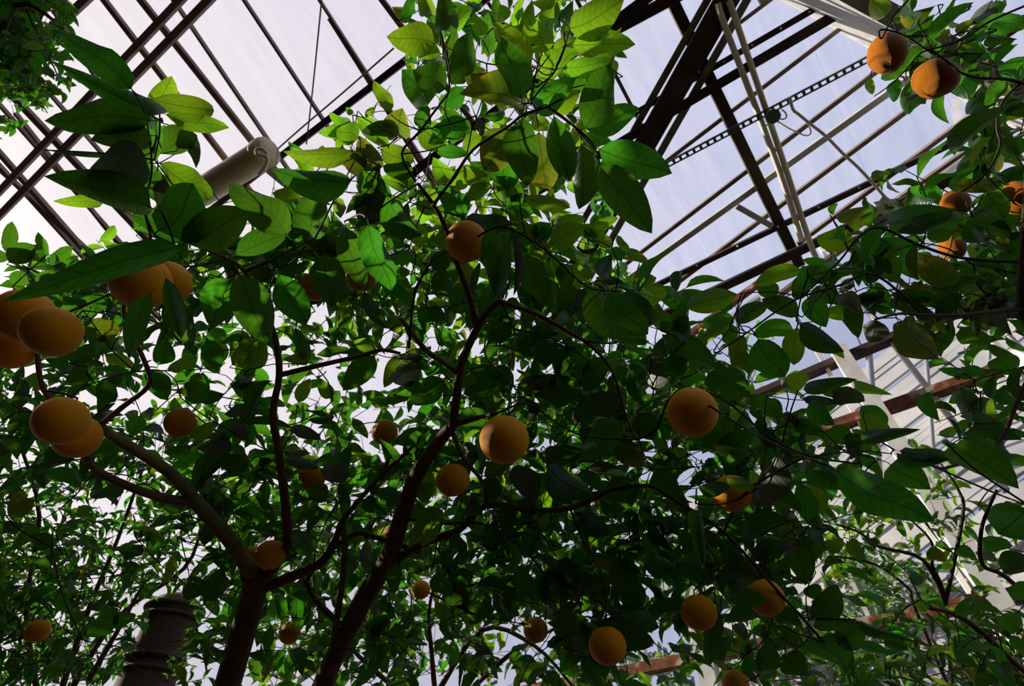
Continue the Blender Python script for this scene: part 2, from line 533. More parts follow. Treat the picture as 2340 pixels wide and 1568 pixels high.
world_part(mb, 'louvre', WHITE, lm, False)
mb = MB()
for k in range(6):
    mb.box(roof(660+k*3, 462+k*8, .3), roof(684+k*1, 458+k*8, .3), .05, .02, NR)
vb = mb.build('vent_grille', WHITE); tag(vb, 'small ribbed white grille among the leaves below the beige lamp housing', 'grille')
lv = empty('louvre_lamp', roof(1008, 146, .2)); tag(lv, 'small white louvred lamp glimpsed through the top leaves', 'lamp')
mb = MB()
for k in range(6):
    mb.box(roof(988+k*7, 150-k*4, .2), roof(998+k*7, 166-k*4, .2), .02, .03, NR)
world_part(mb, 'louvre', WHITE, lv)
world_part(MB().box(roof(985, 158, .16), roof(1030, 134, .16), .1, .02, NR), 'backplate', WHITE, lv)
for k, pts in enumerate(([(600, 372), (680, 300), (780, 215), (900, 110)], [(735, 0), (716, 190), (700, 330)])):
    w_ = MB().tube([roof(*p, .1+.12*(k == 1)) for p in pts], .008, 6).build('roof_wire', BARS, None, None, True)
    tag(w_, ('thin dark wire running along the purlin beside the beige lamp housing', 'fine pale wire crossing the bright roof pane above the lamp housing')[k], 'wire')

# white work light at the far right end of the rail
wk = empty('work_light', wall(2305, 828, .25)); tag(wk, 'glowing white box light at the right end of the rusty rail', 'lamp')
world_part(MB().box(wall(2285, 846, .25), wall(2345, 812, .25), .16, .05, (0, 1, 0)), 'casing', WHITE, wk)
world_part(MB().box(wall(2287, 847, .3), wall(2343, 814, .3), .14, .02, (0, 1, 0)), 'lens', LIT, wk)

# ringed brown pillar, lower left
pd = 3.6
pb = at(370, 1470, pd)
pil = empty('pillar', (pb[0], pb[1], 0))
tag(pil, 'round brown pillar with raised rings behind the dark shrub at bottom left', 'pillar')
zt = at(415, 1340, pd)[2]; z1 = at(405, 1395, pd)[2]; z2 = at(330, 1525, pd)[2]
rr = widths(pb, 58)
world_part(MB().lathe([(rr*1.15, 0), (rr*1.15, z2-.3), (rr*1.02, z2-.2), (rr, z2-.1), (rr*.92, z1-.06), (rr*1.0, z1-.02)], (pb[0], pb[1], 0), 28), 'shaft', TERRA, pil, True)
for z, k in ((z2, 1.2), (z2-.07, 1.14), (z1, 1.16), (z1+.06, 1.22)):
    world_part(MB().lathe([(rr*.85, z-.018), (rr*k*.95, z-.010), (rr*k*.96, z), (rr*k*.95, z+.010), (rr*.85, z+.018)], (pb[0], pb[1], 0), 28), 'ring', TERRA, pil, True)
world_part(MB().lathe([(rr*1.0, z1), (rr*1.05, z1+.05), (rr*.9, zt), (rr*.55, zt+.04)], (pb[0], pb[1], 0), 28), 'capital', TERRA, pil, True)

PILLAR = [(396-86*k/9, 1400+19*k, 38, 3.3) for k in range(10)]

# neighbouring glasshouse seen through the far wall
nb = empty('neighbouring_glasshouse', (1.0, 7.2, 0))
tag(nb, 'pale neighbouring glasshouse roof with diagonal grey ribs beyond the far glass wall', 'building')
u3 = nrm((1.145, .125, .5)); w3 = nrm((-.1, .5, .85)); w3 = nrm(w3-u3*w3.dot(u3)); n3 = np.cross(u3, w3)
P0 = at(2050, 1000, 6.6)
lo = -3.2
k = 0
s0 = -2.55
while s0 < 1.6:
    wd = random.choice((.07, .10, .14, .2, .3))
    p = P0+w3*(s0+wd/2)+n3*random.uniform(-.04, .04)
    world_part(MB().box(p-u3*3.4, p+u3*3.4, wd-.03, .03, n3), 'panel', PALE, nb)
    q = P0+w3*(s0+wd)-n3*.06
    rad = random.choice((.012, .016, .02, .045))
    world_part(MB().tube([q-u3*3.4, q+u3*3.4], rad, 8, 1), 'rib', SLATE if rad < .03 else PALE, nb, True)
    s0 += wd
for a, b, w in (((2113, 770), (2140, 1120), 9), ((2263, 690), (2258, 980), 8), ((1985, 800), (2010, 1090), 14), ((1900, 640), (1985, 830), 5), ((2240, 1090), (2244, 1290), 8), ((2140, 1040), (2146, 1200), 7), ((2210, 660), (2340, 800), 7), ((2250, 640), (2340, 740), 6), ((2000, 950), (1930, 1060), 8)):
    p, q = at(*a, 5.8), at(*b, 5.8)
    world_part(MB().tube([p, q], widths(p, w/2), 8, 1), 'brace', SLATE, nb, True)

# ------------------------------------------------------------------ leaves
NSEG = 9


def leaf_grid(nseg, bend, fold, wave, tipw, peak):
    """blade along +X (0..1), half width .5 at its widest, rising along +Z in the middle; stalk reaches back to -.09"""
    V, UVs, Fc = [], [], []
    ts = np.linspace(0, 1, nseg+1)
    for t in ts:
        e = t**peak
        w = (math.sin(math.pi*e)**.68)*(1-.16*t)*.52 + .012
        if t == 1:
            w = .004
        z0 = bend*4*t*(1-t)
        yo = wave*math.sin(t*5.1)*.12
        for u in (-1, 0, 1):
            V.append((t, u*w+yo, z0+fold*abs(u)*w+wave*.10*math.sin(t*9+u*1.7)*abs(u)*w*2))
            UVs.append((.5+.5*u*min(1, w/.5), t))
    for k in range(nseg):
        for j in range(2):
            a = k*3+j
            Fc.append((a, a+3, a+4, a+1))
    i = len(V)
    V += [(-.10, -.014, -.01), (-.10, .014, -.01), (.03, .014, .0), (.03, -.014, .0)]
    UVs += [(.5, .0)]*4
    Fc.append((i, i+3, i+2, i+1))
    return np.array(V), np.array(UVs), Fc


VARS = [(.05, .30, .0, 0, .86), (.09, .22, .5, 0, .80), (.14, .35, .3, 0, .90), (-.05, .18, .8, 0, .84), (.18, .45, .2, 0, .78), (.03, .12, .6, 0, .95)]
HI = [leaf_grid(NSEG, *v) for v in VARS]
LO = [leaf_grid(6, *v) for v in VARS]
LMESH = {}
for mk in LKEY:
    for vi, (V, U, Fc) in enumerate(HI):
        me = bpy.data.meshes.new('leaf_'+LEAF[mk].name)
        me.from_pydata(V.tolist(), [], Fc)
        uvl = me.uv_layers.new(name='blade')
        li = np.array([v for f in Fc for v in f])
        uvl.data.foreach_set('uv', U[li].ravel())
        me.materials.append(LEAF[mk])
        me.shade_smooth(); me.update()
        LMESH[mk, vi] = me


FRUIT = list(PILLAR)
LIGHT = []                                    # gaps in the scattered foliage above the large fruit


class Leaf:
    __slots__ = ('b', 'x', 'y', 'z', 'L', 'W', 'm', 'v', 'px')

    def __init__(s, b, x, y, z, L, Wd, m, v):
        s.b, s.x, s.y, s.z, s.L, s.W, s.m, s.v = b, x, y, z, L, Wd, m, v
        s.px = L*F/max(.2, float((np.linalg.inv(R) @ (b-C))[2]))


def frame(x, up):
    x = nrm(x)
    y = nrm(np.cross(up, x))
    return x, y, np.cross(x, y)


def traced(bx, by, tx, ty, wpx, flag='m', d=None):
    lp = math.hypot(tx-bx, ty-by)
    if d is None:
        d = min(1.40, max(.62, .115*F/max(lp, 1)))*random.uniform(.94, 1.06)
    dz = random.uniform(-.18, .18)*lp*d/F
    b, t = at(bx, by, d), at(tx, ty, d+dz)
    a = t-b; L = np.linalg.norm(a); a = a/L
    vw = nrm((b+t)/2-C)
    y = nrm(np.cross(a, vw))
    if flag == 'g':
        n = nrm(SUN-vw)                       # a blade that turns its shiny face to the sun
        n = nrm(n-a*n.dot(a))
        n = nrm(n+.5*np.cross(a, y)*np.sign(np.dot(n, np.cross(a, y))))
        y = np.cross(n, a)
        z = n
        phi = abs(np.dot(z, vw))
    else:
        ph = random.gauss(0, .3)
        z0 = np.cross(a, y)
        y2 = y*math.cos(ph)+z0*math.sin(ph)
        z = np.cross(a, y2); y = y2
        phi = abs(math.cos(ph))
    if z[2] < 0:
        y, z = -y, -z
    Wd = 1.1*wpx*d/F/max(.55, phi)
    return Leaf(b, a, y, z, L, Wd, flag, random.randrange(6))


def fill_leaves(rows, L0, aspect, d0, d1, seed, mix, droop=.25, upness=.9, k=5, cell=78.0):
    """clusters of leaves on short twigs, as thick per cell of a 30 x 20 grid over the view as the digit says"""
    rg = random.Random(seed)
    out, twigs = [], []
    dm = (d0+d1)/2
    A = .6*L0*L0*aspect*(F/dm)**2*.62
    for (r, c), dig in rows.items():
        n = -math.log(1-min(.985, dig/9.3))*cell*cell/A/k
        n = int(n)+(rg.random() < n-int(n))
        for _ in range(n):
            px, py = (c+rg.random())*cell, (r+rg.random())*cell
            d = d0+(d1-d0)*rg.random()
            P = at(px, py, d)
            t = nrm((rg.gauss(0, 1), rg.gauss(0, 1), rg.gauss(.2, .7)))
            sp = L0*.28
            a, b = P-t*sp*k*.5, P+t*sp*k*.5
            twigs.append((a, b))
            sd = nrm(np.cross(t, (0, 0, 1))+np.array([0, 0, .01]))
            for i in range(k):
                base = P+t*sp*(i-k*.5+.5)
                ang = i*2.4+rg.random()
                s2 = sd*math.cos(ang)+np.cross(t, sd)*math.sin(ang)
                x = nrm(t*.55+s2*.9+np.array([0, 0, -droop])+np.array([rg.gauss(0, .3) for _ in range(3)]))
                up = np.array([rg.gauss(0, .55), rg.gauss(0, .55), upness])
                x, y, z = frame(x, up)
                sc = rg.uniform(.7, 1.2)
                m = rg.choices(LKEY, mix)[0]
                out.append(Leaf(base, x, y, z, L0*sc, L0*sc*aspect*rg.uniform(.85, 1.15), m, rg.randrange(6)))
    return out, twigs


def stuff_mesh(name, leaves, parent):
    if not leaves:
        return
    Vs, Us, Fs, Ms, Ts = [], [], [], [], []
    base = 0
    for lf in leaves:
        V, U, Fc = LO[lf.v]
        M3 = np.stack([lf.x*lf.L, lf.y*lf.W, lf.z*lf.L])
        Vs.append(V @ M3+lf.b)
        Us.append(U)
        Fs.append(np.array(Fc)+base)
        Ms.append(np.full(len(Fc), LKEY.index(lf.m)))
        Ts.append(np.full(len(V), random.random()))
        base += len(V)
    V = np.concatenate(Vs); U = np.concatenate(Us); Fc = np.concatenate(Fs); Mi = np.concatenate(Ms); T = np.concatenate(Ts)
    me = bpy.data.meshes.new(name)
    me.vertices.add(len(V)); me.vertices.foreach_set('co', V.astype(np.float32).ravel())
    me.loops.add(len(Fc)*4); me.loops.foreach_set('vertex_index', Fc.astype(np.int32).ravel())
    me.polygons.add(len(Fc)); me.polygons.foreach_set('loop_start', np.arange(0, len(Fc)*4, 4, dtype=np.int32))
    me.update(calc_edges=True)
    for k in LKEY:
        me.materials.append(LEAF[k])
    me.polygons.foreach_set('material_index', Mi.astype(np.int32))
    uvl = me.uv_layers.new(name='blade')
    uvl.data.foreach_set('uv', U[Fc.ravel()].astype(np.float32).ravel())
    at_ = me.attributes.new('tint', 'FLOAT', 'POINT')
    at_.data.foreach_set('value', T.astype(np.float32))
    me.shade_smooth(); me.validate()
    return link(name, me, parent, 'stuff')


class Tree:
    def __init__(s, name, label, cat, base, group=None):
        s.base = np.array(base, float)
        s.root = empty(name, tuple(s.base))
        tag(s.root, label, cat, group)
        s.leaves, s.extra, s.nodes, s.thin, s.todo = [], [], [], [], []

    def put(s, mb, name, m, kind=None):
        return world_part(mb, name, m, s.root, True, kind)

    def branch(s, pts, r0, r1, m=BARK, name='branch', sides=8):
        """pts: (px, py, depth); radii in photo pixels at the two ends"""
        P = [at(*p) for p in pts]
        n = len(P)
        rad = [widths(P[i], r0+(r1-r0)*i/(n-1)) for i in range(n)]
        rd = np.array(rad)*np.array([1]+[random.uniform(.94, 1.07) for _ in range(n-2)]+[1])
        s.put(MB().tube(P, rd, sides, 4), name, m)
        if r0 > 4:
            for i in range(n-1):
                for t in (0, .34, .67):
                    q = np.array(pts[i])*(1-t)+np.array(pts[i+1])*t
                    FRUIT.append((q[0], q[1], r0+3, q[2]-.03))
        for i in range(n-1):
            for t in (0, .25, .5, .75):
                s.nodes.append(P[i]*(1-t)+P[i+1]*t)
        s.nodes.append(P[-1])

    def join(s, p, reach=.5, r=.0013):
        """run a thin twig from p to the nearest wood, which then counts as wood itself"""
        s.todo.append((np.asarray(p, float), reach, r))

    def grow(s):
        N = np.zeros((len(s.nodes)+2*len(s.todo), 3)); n = len(s.nodes)
        N[:n] = np.array(s.nodes)
        P = np.array([t[0] for t in s.todo])
        d0 = np.array([np.linalg.norm(N[:n]-p, axis=1).min() for p in P])
        for k in np.argsort(d0):
            p, reach, r = s.todo[k]
            dd = np.linalg.norm(N[:n]-p, axis=1)
            i = int(dd.argmin())
            if .004 < dd[i] < reach:
                q = N[i].copy()
                m_ = (p+q)/2+np.array([random.gauss(0, .08), random.gauss(0, .08), random.gauss(0, .06)])*dd[i]
                s.thin.append(([q, m_, p], [r*1.4, r*1.2, r]))
                N[n] = p; N[n+1] = m_; n += 2

    def cull(s):
        """leave out scattered leaves that would hide a fruit the photograph shows"""
        Ri = np.linalg.inv(R)
        keep = []
        for lf in s.extra:
            c = Ri @ (lf.b+lf.x*lf.L*.5-C)
            x, y = CX+F*c[0]/c[2], CY+F*c[1]/c[2]
            if all(c[2] > d+.03 or math.hypot(x-px, y-py) > r*.95+.32*lf.px for px, py, r, d in FRUIT):
                if not any(np.linalg.norm((m := lf.b+lf.x*lf.L*.5-q)-u*m.dot(u)) < w_+.12*max(0, m.dot(u)) and 0 < m.dot(u) < far for q, u, w_, far in LIGHT):
                    keep.append(lf)
        s.extra = keep

        def free(p):
            c = Ri @ (p-C)
            if c[2] < .1:
                return True
            x, y = CX+F*c[0]/c[2], CY+F*c[1]/c[2]
            return all(c[2] > d+.03 or math.hypot(x-px, y-py) > r+12 for px, py, r, d in FRUIT)
        s.thin = [t for t in s.thin if free((t[0][0]+t[0][1])/2)]
        s.todo = [t for t in s.todo if t[1] > 1 or free(t[0])]

    def finish(s, budget=300):
        for lf in s.leaves:
            s.join(lf.b-lf.x*lf.L*.1)
        s.cull()
        s.grow()
        ex = sorted(s.extra, key=lambda l: -l.px)
        nob = max(0, min(budget-len(s.leaves), len(ex)))
        obj, rest = s.leaves+ex[:nob], ex[nob:]
        inv = Matrix.Translation(Vector(s.root.location)).inverted()
        for lf in obj:
            o = bpy.data.objects.new('leaf', LMESH[lf.m, lf.v])
            COL.objects.link(o)
            o.parent = s.root
            o.matrix_parent_inverse = inv
            X, Y, Z = lf.x*lf.L, lf.y*lf.W, lf.z*lf.L
            o.matrix_basis = Matrix(((X[0], Y[0], Z[0], lf.b[0]), (X[1], Y[1], Z[1], lf.b[1]), (X[2], Y[2], Z[2], lf.b[2]), (0, 0, 0, 1)))
        o = stuff_mesh('foliage', rest, s.root)
        if o:
            o.matrix_parent_inverse = inv
        if s.thin:
            mb = MB()
            for P, r in s.thin:
                mb.tube(P, r, 4, 3)
            s.put(mb, 'twigs', TWIG, 'stuff')


def grid_rows(text, c0=0, c1=30):
    out = {}
    for line in text.strip().splitlines():
        k, v = line.split(':')
        for c, ch in enumerate(v.strip()):
            if ch not in '0.' and c0 <= c < c1:
                out[int(k), c] = int(ch)
    return out


def at_cols(text):
    """'r c=digit,c=digit' lines"""
    out = {}
    for line in text.strip().splitlines():
        r, rest = line.split(None, 1)
        for it in rest.split(','):
            c, v = it.split('=')
            out[int(r), int(c)] = int(v)
    return out


def parse(text, ox, oy, sc=2.904):
    out = []
    for it in text.replace('\n', ' ').split(';'):
        it = it.split()
        if len(it) < 5:
            continue
        v = [float(q) for q in it[:5]]
        fl = it[5] if len(it) > 5 else 'm'
        d = float(it[6]) if len(it) > 6 else None
        out.append((ox+v[0]/sc, oy+v[1]/sc, ox+v[2]/sc, oy+v[3]/sc, v[4]/sc, fl, d))
    return out


# hand-placed leaves: base x y, tip x y, width in the zoomed crops of the photograph
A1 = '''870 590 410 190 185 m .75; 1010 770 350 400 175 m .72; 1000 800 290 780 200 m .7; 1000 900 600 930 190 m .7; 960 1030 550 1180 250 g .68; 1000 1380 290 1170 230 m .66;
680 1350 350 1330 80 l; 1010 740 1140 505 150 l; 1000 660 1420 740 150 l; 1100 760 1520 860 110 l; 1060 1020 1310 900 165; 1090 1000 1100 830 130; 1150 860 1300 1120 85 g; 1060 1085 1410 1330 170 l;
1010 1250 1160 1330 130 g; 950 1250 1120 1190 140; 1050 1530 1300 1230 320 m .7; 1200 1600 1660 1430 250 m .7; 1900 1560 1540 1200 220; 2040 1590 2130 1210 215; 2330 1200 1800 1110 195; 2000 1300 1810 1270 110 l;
2330 860 2110 880 100 l; 2320 820 2190 740 70 l; 2340 1010 1880 1000 120 l; 1010 760 980 1080 150; 760 640 640 620 40; 1000 1240 940 1040 120; 330 1000 740 1040 30; 1240 1560 850 1420 160; 1340 1240 1180 1250 130'''
A2 = '''690 200 700 -120 150; 610 90 560 -150 110 l; 650 290 330 230 190 l; 660 280 375 200 140; 690 360 470 310 100 l; 690 280 600 130 100 l; 730 190 905 60 110 l; 960 250 920 90 90 l;
760 560 900 210 160; 740 420 800 200 110; 1000 380 1010 80 90; 1110 140 1080 30 90 l; 1290 420 1040 140 125 l; 1220 650 1100 230 200; 1240 240 1300 0 100 l; 1400 340 1260 90 170 l; 1440 250 1500 0 130 l;
1540 190 1910 0 220 l; 1400 120 1430 -60 120 l; 1560 300 1980 300 165 l; 1440 350 1610 260 110 l; 1500 450 1820 400 125 l; 1330 500 1610 350 130 l; 1290 690 1590 520 190; 1650 850 1830 430 225; 1650 850 2010 730 165;
1560 580 1660 500 110; 1270 720 815 620 200 y; 1250 650 850 500 200 y; 600 700 440 450 220; 720 590 510 450 170; 690 680 860 600 120; 350 740 250 530 90 l; 400 900 440 720 175 y; 400 910 160 870 110 g;
550 850 600 690 110; 870 850 620 850 140; 720 730 880 900 130; 540 830 720 980 180 l; 650 1000 870 1030 85; 740 1210 640 1040 125 l; 1180 860 960 1120 230 y; 1230 780 1240 1240 210; 1340 880 1400 1270 250 y;
1440 770 1530 1210 185; 1620 960 1600 1390 190; 1740 990 2220 1160 235; 1740 1100 2090 1550 235; 1240 1310 1550 1380 95 l; 860 1440 1160 1500 140; 1130 1370 1300 1430 120; 850 1440 690 1220 150; 1020 1230 860 1320 95 l;
840 1110 1010 1230 125 l; 770 1250 900 1100 115 l; 1180 1000 1050 1260 200; 270 1130 150 900 150 y; 180 1130 30 1000 140 y; 140 920 0 850 155 l; 290 990 510 1080 150 l; 500 1170 310 1090 120; 500 1290 280 1180 135 l;
260 1240 150 1480 220 g; 330 1300 560 1568 170; 270 1300 440 1440 140 y; 660 1390 520 1350 100 l; 480 1560 330 1480 120; 1420 1480 1340 1640 130; 1450 1500 1650 1450 120 l; 1700 1500 1870 1450 75 l; 1620 1500 1720 1580 90 l;
1390 720 1620 600 120 l; 1500 650 1550 760 75 l; 1300 780 1420 870 90 l; 100 760 60 710 40 l; 190 780 260 710 40 l; 930 780 960 910 60 g; 640 870 700 960 110; 1100 880 1130 830 60 l; 960 900 830 980 110 l'''
A3 = '''1400 110 1310 -20 115 y; 1730 40 1500 90 85 y; 1500 250 1740 100 125; 1720 110 1490 230 100; 1700 300 1720 200 80 y; 1770 320 1830 190 110 y; 1880 230 1990 130 70 y; 2000 130 2120 0 80 g; 2070 150 2340 110 145; 2130 200 2000 250 45;
1720 340 2030 400 130; 1600 460 1630 330 60 y; 1470 380 1570 290 45 g; 1540 430 1370 520 90; 1300 520 1310 630 50 l; 1480 520 1450 680 75; 1540 560 1560 760 85; 1560 540 1670 690 100; 1880 500 1950 660 150; 2190 520 2340 380 140; 2050 560 1960 760 125;
2220 560 2050 680 110; 2230 700 1860 1030 130; 2060 840 2110 930 95; 2340 620 2220 740 85; 2070 950 1880 1160 120; 2160 960 2100 1150 135 y; 1820 1240 2050 1170 100; 1870 1390 1420 1470 150; 1700 1340 1640 1260 90; 1150 1480 1370 1420 90 y; 1080 1450 1300 1370 80 y;
1040 1420 1090 1350 45; 1430 1500 1260 1530 60 g; 1380 1510 1430 1420 90 g; 1940 1450 1480 1520 120; 2080 1280 2200 1450 160; 2250 1250 2340 1100 140; 2000 300 1860 330 90 y; 1800 250 1700 210 80 y; 2290 900 2200 1050 140; 2150 1180 2290 1240 120; 1980 1520 1700 1430 130; 2300 1500 2200 1340 150; 2320 560 2240 460 120'''
A4 = '''1200 150 0 500 190 m .62; 1000 460 850 890 130 m .66; 1100 350 1200 760 110 m .66; 1240 500 1260 830 130; 1550 360 1390 690 200; 1590 330 1770 790 240; 1850 330 2020 670 190; 2160 190 2190 545 210; 1110 960 1310 880 90 l; 1400 930 1460 740 100 l;
1540 930 1700 760 150 l; 1370 760 1440 970 115; 1640 950 1770 770 125 l; 2020 900 1960 680 85; 1240 1190 1350 980 130; 1210 1130 1330 985 110 l; 1980 1180 2060 1020 85 l; 2200 1150 2110 1010 85 l; 2050 910 1880 890 75 l; 520 690 800 700 150 y;
1500 1370 1300 1480 110 g; 1640 1420 1520 1340 95 g; 2040 1290 2220 1270 45 g; 1930 1340 2130 1430 75 g; 1880 1510 2060 1520 45 g; 1250 1410 1450 1320 85 l; 1370 1568 1520 1420 140; 90 400 160 310 95; 250 390 340 310 80; 1310 310 1370 240 50 l;
1480 190 1640 110 60 g; 1710 150 1470 150 60 g; 1300 260 1560 120 150; 1560 200 1900 60 150; 700 560 540 420 110; 880 640 720 620 90; 540 560 420 470 110; 980 960 1110 1100 140; 1050 930 1120 760 120; 60 250 220 130 130; 300 200 150 190 110; 2050 120 2330 170 150; 1800 100 2050 40 130;
120 1250 250 1330 110; 560 950 420 1060 120; 640 1060 760 1180 110; 380 880 240 800 120; 400 1230 420 1100 70'''
A5 = '''1070 40 960 220 150 m .98; 1110 60 1050 470 155; 1165 80 1170 470 45 g; 1240 60 1200 220 120; 1260 200 1380 540 175; 1420 230 1440 550 130 l; 1420 220 1490 390 75 l; 1330 100 1200 0 125 l; 1420 130 1650 0 150 l; 1650 420 1500 610 95 g; 1690 420 1850 760 190 l; 1800 450 2050 740 180; 1870 470 2110 640 200;
1870 650 2050 800 180; 2170 580 2090 470 60 l; 2230 720 2060 540 110 l; 2140 690 2230 670 65 l; 2240 690 2340 620 100; 1280 740 1260 900 125; 1360 750 1380 950 135; 1520 800 1610 1040 150; 1490 830 1460 1010 115; 1790 880 1640 1100 150; 1600 1280 1870 1120 220; 1310 1130 1610 1150 125;
1200 1060 1500 1010 145 y; 870 960 1110 1010 125; 840 1120 1100 1060 105; 1080 1190 1020 1070 95 y; 250 870 40 1100 155; 430 880 310 1080 105 y; 430 880 580 870 60 g; 550 900 340 1020 150 g; 700 1030 470 1170 150; 1990 430 2120 350 115 l; 1760 370 1910 390 55 g;
1700 100 1790 10 90 l; 1740 90 1830 130 75 l; 1700 80 1640 20 80 l; 1860 70 1940 190 50 l; 1830 160 1890 240 70; 60 20 170 430 165; 210 0 350 450 180; 250 850 110 770 95 l; 1900 1310 1600 1540 180; 1380 1500 1660 1540 115; 2100 1100 2110 820 150 g; 2323 760 2150 800 150;
950 250 880 470 50; 500 120 600 20 120 l; 640 300 760 170 120; 480 330 410 280 60 l; 700 280 730 480 130; 820 400 780 590 120; 350 700 430 620 110 l; 180 440 320 690 90; 100 620 20 560 90 l; 560 800 460 620 90; 1050 480 940 620 120; 600 560 720 620 100; 1960 600 1880 480 110; 1150 120 1060 250 80; 2000 1250 2100 1430 160; 1560 260 1680 360 110 l; 1500 320 1560 480 120 l'''
A6 = '''420 460 80 540 150 l; 400 540 270 530 80; 680 480 560 400 110; 850 300 530 390 110 l; 920 420 860 270 130; 1040 370 880 270 110; 810 500 850 330 100; 830 600 590 480 120; 640 520 410 640 110; 890 480 1010 680 140; 1000 390 1080 530 120; 1120 450 1190 710 130; 1050 540 1110 640 90 l;
1190 480 1330 610 90 g; 1340 630 1290 780 140 g; 800 710 520 720 120; 560 760 720 1020 210; 820 680 790 930 130 l; 840 660 1130 840 140; 960 780 1130 890 80 l; 460 730 380 950 100 l; 450 820 490 990 90; 400 640 190 750 80 l; 400 650 220 630 90; 420 680 320 770 110;
1290 430 1470 560 160; 1480 560 1650 370 180 y; 1180 170 1450 310 180; 1300 130 1640 150 130; 1540 610 1750 900 190 y; 1840 650 1750 860 90; 1490 640 1640 880 140; 1900 690 2090 800 120; 1770 420 1650 200 170 y; 1160 150 960 60 150 l; 1150 60 1170 190 60 l; 1500 350 1350 220 150; 1900 450 2030 310 120;
2200 560 1900 640 110; 2140 380 2260 480 160 g; 1600 640 1770 700 80 l; 2060 150 1960 220 120 l; 1850 60 1680 40 150; 2200 180 2320 60 170; 2050 480 2250 560 170; 1180 350 1090 450 60 g'''
A6B = '''760 1090 900 1010 110 l; 860 1090 1220 1030 90; 1200 1080 1450 1130 80 l; 1060 1100 1260 1180 110 g; 990 1090 1190 1180 90; 860 1150 1090 1190 60 g; 900 1180 1070 1330 120; 1250 1200 1410 1330 110; 1270 1250 1420 1430 130 l; 810 1290 940 1400 100; 620 1150 690 1330 120; 750 1240 810 1340 70 g;
1010 1380 1200 1450 130; 240 950 500 1140 260; 200 1480 390 1290 180; 300 1568 540 1370 180; 1500 1500 1860 1550 95; 20 760 220 960 210; 60 1480 30 1560 90 l; 1240 1410 1640 1360 90; 60 1000 -20 860 160; 620 1480 640 1560 100; 1150 1500 1290 1420 120'''
A6C = '''1900 1080 1930 1290 115 g; 2050 1140 2030 1310 135; 1990 1330 2310 1430 170; 1850 1480 2080 1580 180; 2250 1000 2120 890 150; 2290 1180 2200 1060 140; 1760 1390 1900 1350 60 l'''
A7 = '''570 1240 790 1060 130; 860 1080 770 1200 110; 50 420 240 340 100 y; 1480 960 1350 860 160; 1240 1000 1300 880 110; 2060 700 1960 520 130; 1600 160 1500 20 140; 1900 60 2120 120 70 g; 2320 180 2130 120 130 g; 2050 320 2180 250 120; 1200 420 1060 280 110; 330 640 200 560 100'''
A8 = '''1200 100 1260 390 170 g; 1370 240 1370 540 175 l; 1400 230 1560 370 140; 1400 100 1690 300 200; 1380 20 1380 250 65 g; 700 400 470 650 125 l; 690 440 550 640 120 l; 890 280 830 420 55 g; 1000 90 1100 170 150 y; 770 560 850 700 95; 1790 1180 2080 1320 200; 1750 1380 1780 1530 110; 1690 700 1540 850 160;
1890 1050 2140 1180 180; 1560 1000 1500 1280 130; 2050 720 2250 850 120; 1830 700 2000 940 170; 1050 180 1010 330 130; 1160 380 1090 560 120; 1340 560 1240 720 130; 1960 200 1800 420 200; 2100 150 2280 320 170; 1620 420 1820 560 150; 1480 780 1420 1000 140; 1250 800 1200 1010 130; 960 620 1120 600 110; 2030 1040 1900 900 170;
400 780 380 960 100; 640 830 760 980 110; 880 960 700 1010 90; 820 300 960 440 110; 300 260 420 360 120; 520 300 640 240 110 l; 160 380 260 330 100; 1700 980 1620 800 150; 1300 330 1220 470 110'''
A9 = '''690 40 540 390 175 g; 1080 140 1730 490 250; 1440 100 1700 270 200; 1480 30 1850 60 90; 920 70 1230 270 170; 880 480 830 220 130; 930 430 960 240 115 l; 1250 200 1310 350 125; 760 470 450 590 145; 700 600 510 720 120; 830 610 860 900 170; 810 640 590 780 85 g;
550 560 300 530 100; 150 400 200 820 95; 270 1040 240 1290 135; 620 1000 360 980 110 m 1.1; 680 1100 850 1170 110; 910 1110 1090 900 150; 1100 1100 920 1170 110; 1250 1170 1080 1290 180; 930 1250 1130 1450 240; 460 1400 570 1470 105; 1240 1140 1600 1270 75; 1240 1300 1450 1360 65;
170 260 380 250 90 m 1.0; 540 250 350 190 80 l 1.0; 60 700 240 900 220; 330 780 560 850 170; 420 620 330 760 130; 280 560 240 640 130; 130 560 60 660 130; 720 820 560 900 160; 900 900 960 1000 110; 700 430 820 460 90 g; 250 1250 330 1400 150; 640 1200 820 1290 150; 560 1330 700 1450 160; 740 1380 880 1500 170'''
A9C = '''1850 -20 2290 260 230 m .8; 2340 390 2150 560 250 m .8; 2050 600 2250 650 95; 1180 590 1250 740 85 l; 1270 590 1330 660 50 g; 1120 590 1050 690 70 l; 1700 650 1780 740 90 y; 1880 660 2010 720 80; 1560 820 1660 850 90; 2340 700 2200 830 140; 2340 980 2230 900 130; 2290 1200 2180 1090 130; 1640 1000 1650 1080 80 l; 1400 1260 1560 1330 80'''

left = Tree('orange_tree', 'orange tree on the left with mossy forked stem and large drooping dark leaves', 'tree', tuple(np.append(at(500, 1640, 1.75)[:2], 0)))
mid = Tree('orange_tree', 'tall orange tree in the middle, slender brown trunk rising to the highest leaf cluster', 'tree', tuple(np.append(at(700, 1640, 1.9)[:2], 0)))
right = Tree('orange_tree', 'orange tree at the right edge bearing bumpy rough-skinned fruit on arching twigs', 'tree', tuple(np.append(at(2420, 1560, 2.0)[:2], 0)))


def trunk(t, px, py, d, r0, r1, m=BARK):
    p = at(px, py, d)
    b = t.base
    w = widths(p, r1)
    t.put(MB().tube([b, b*.6+p*.4+np.array([.02, .01, 0]), p], [w*1.7, w*1.3, w], 12, 5), 'trunk', m)


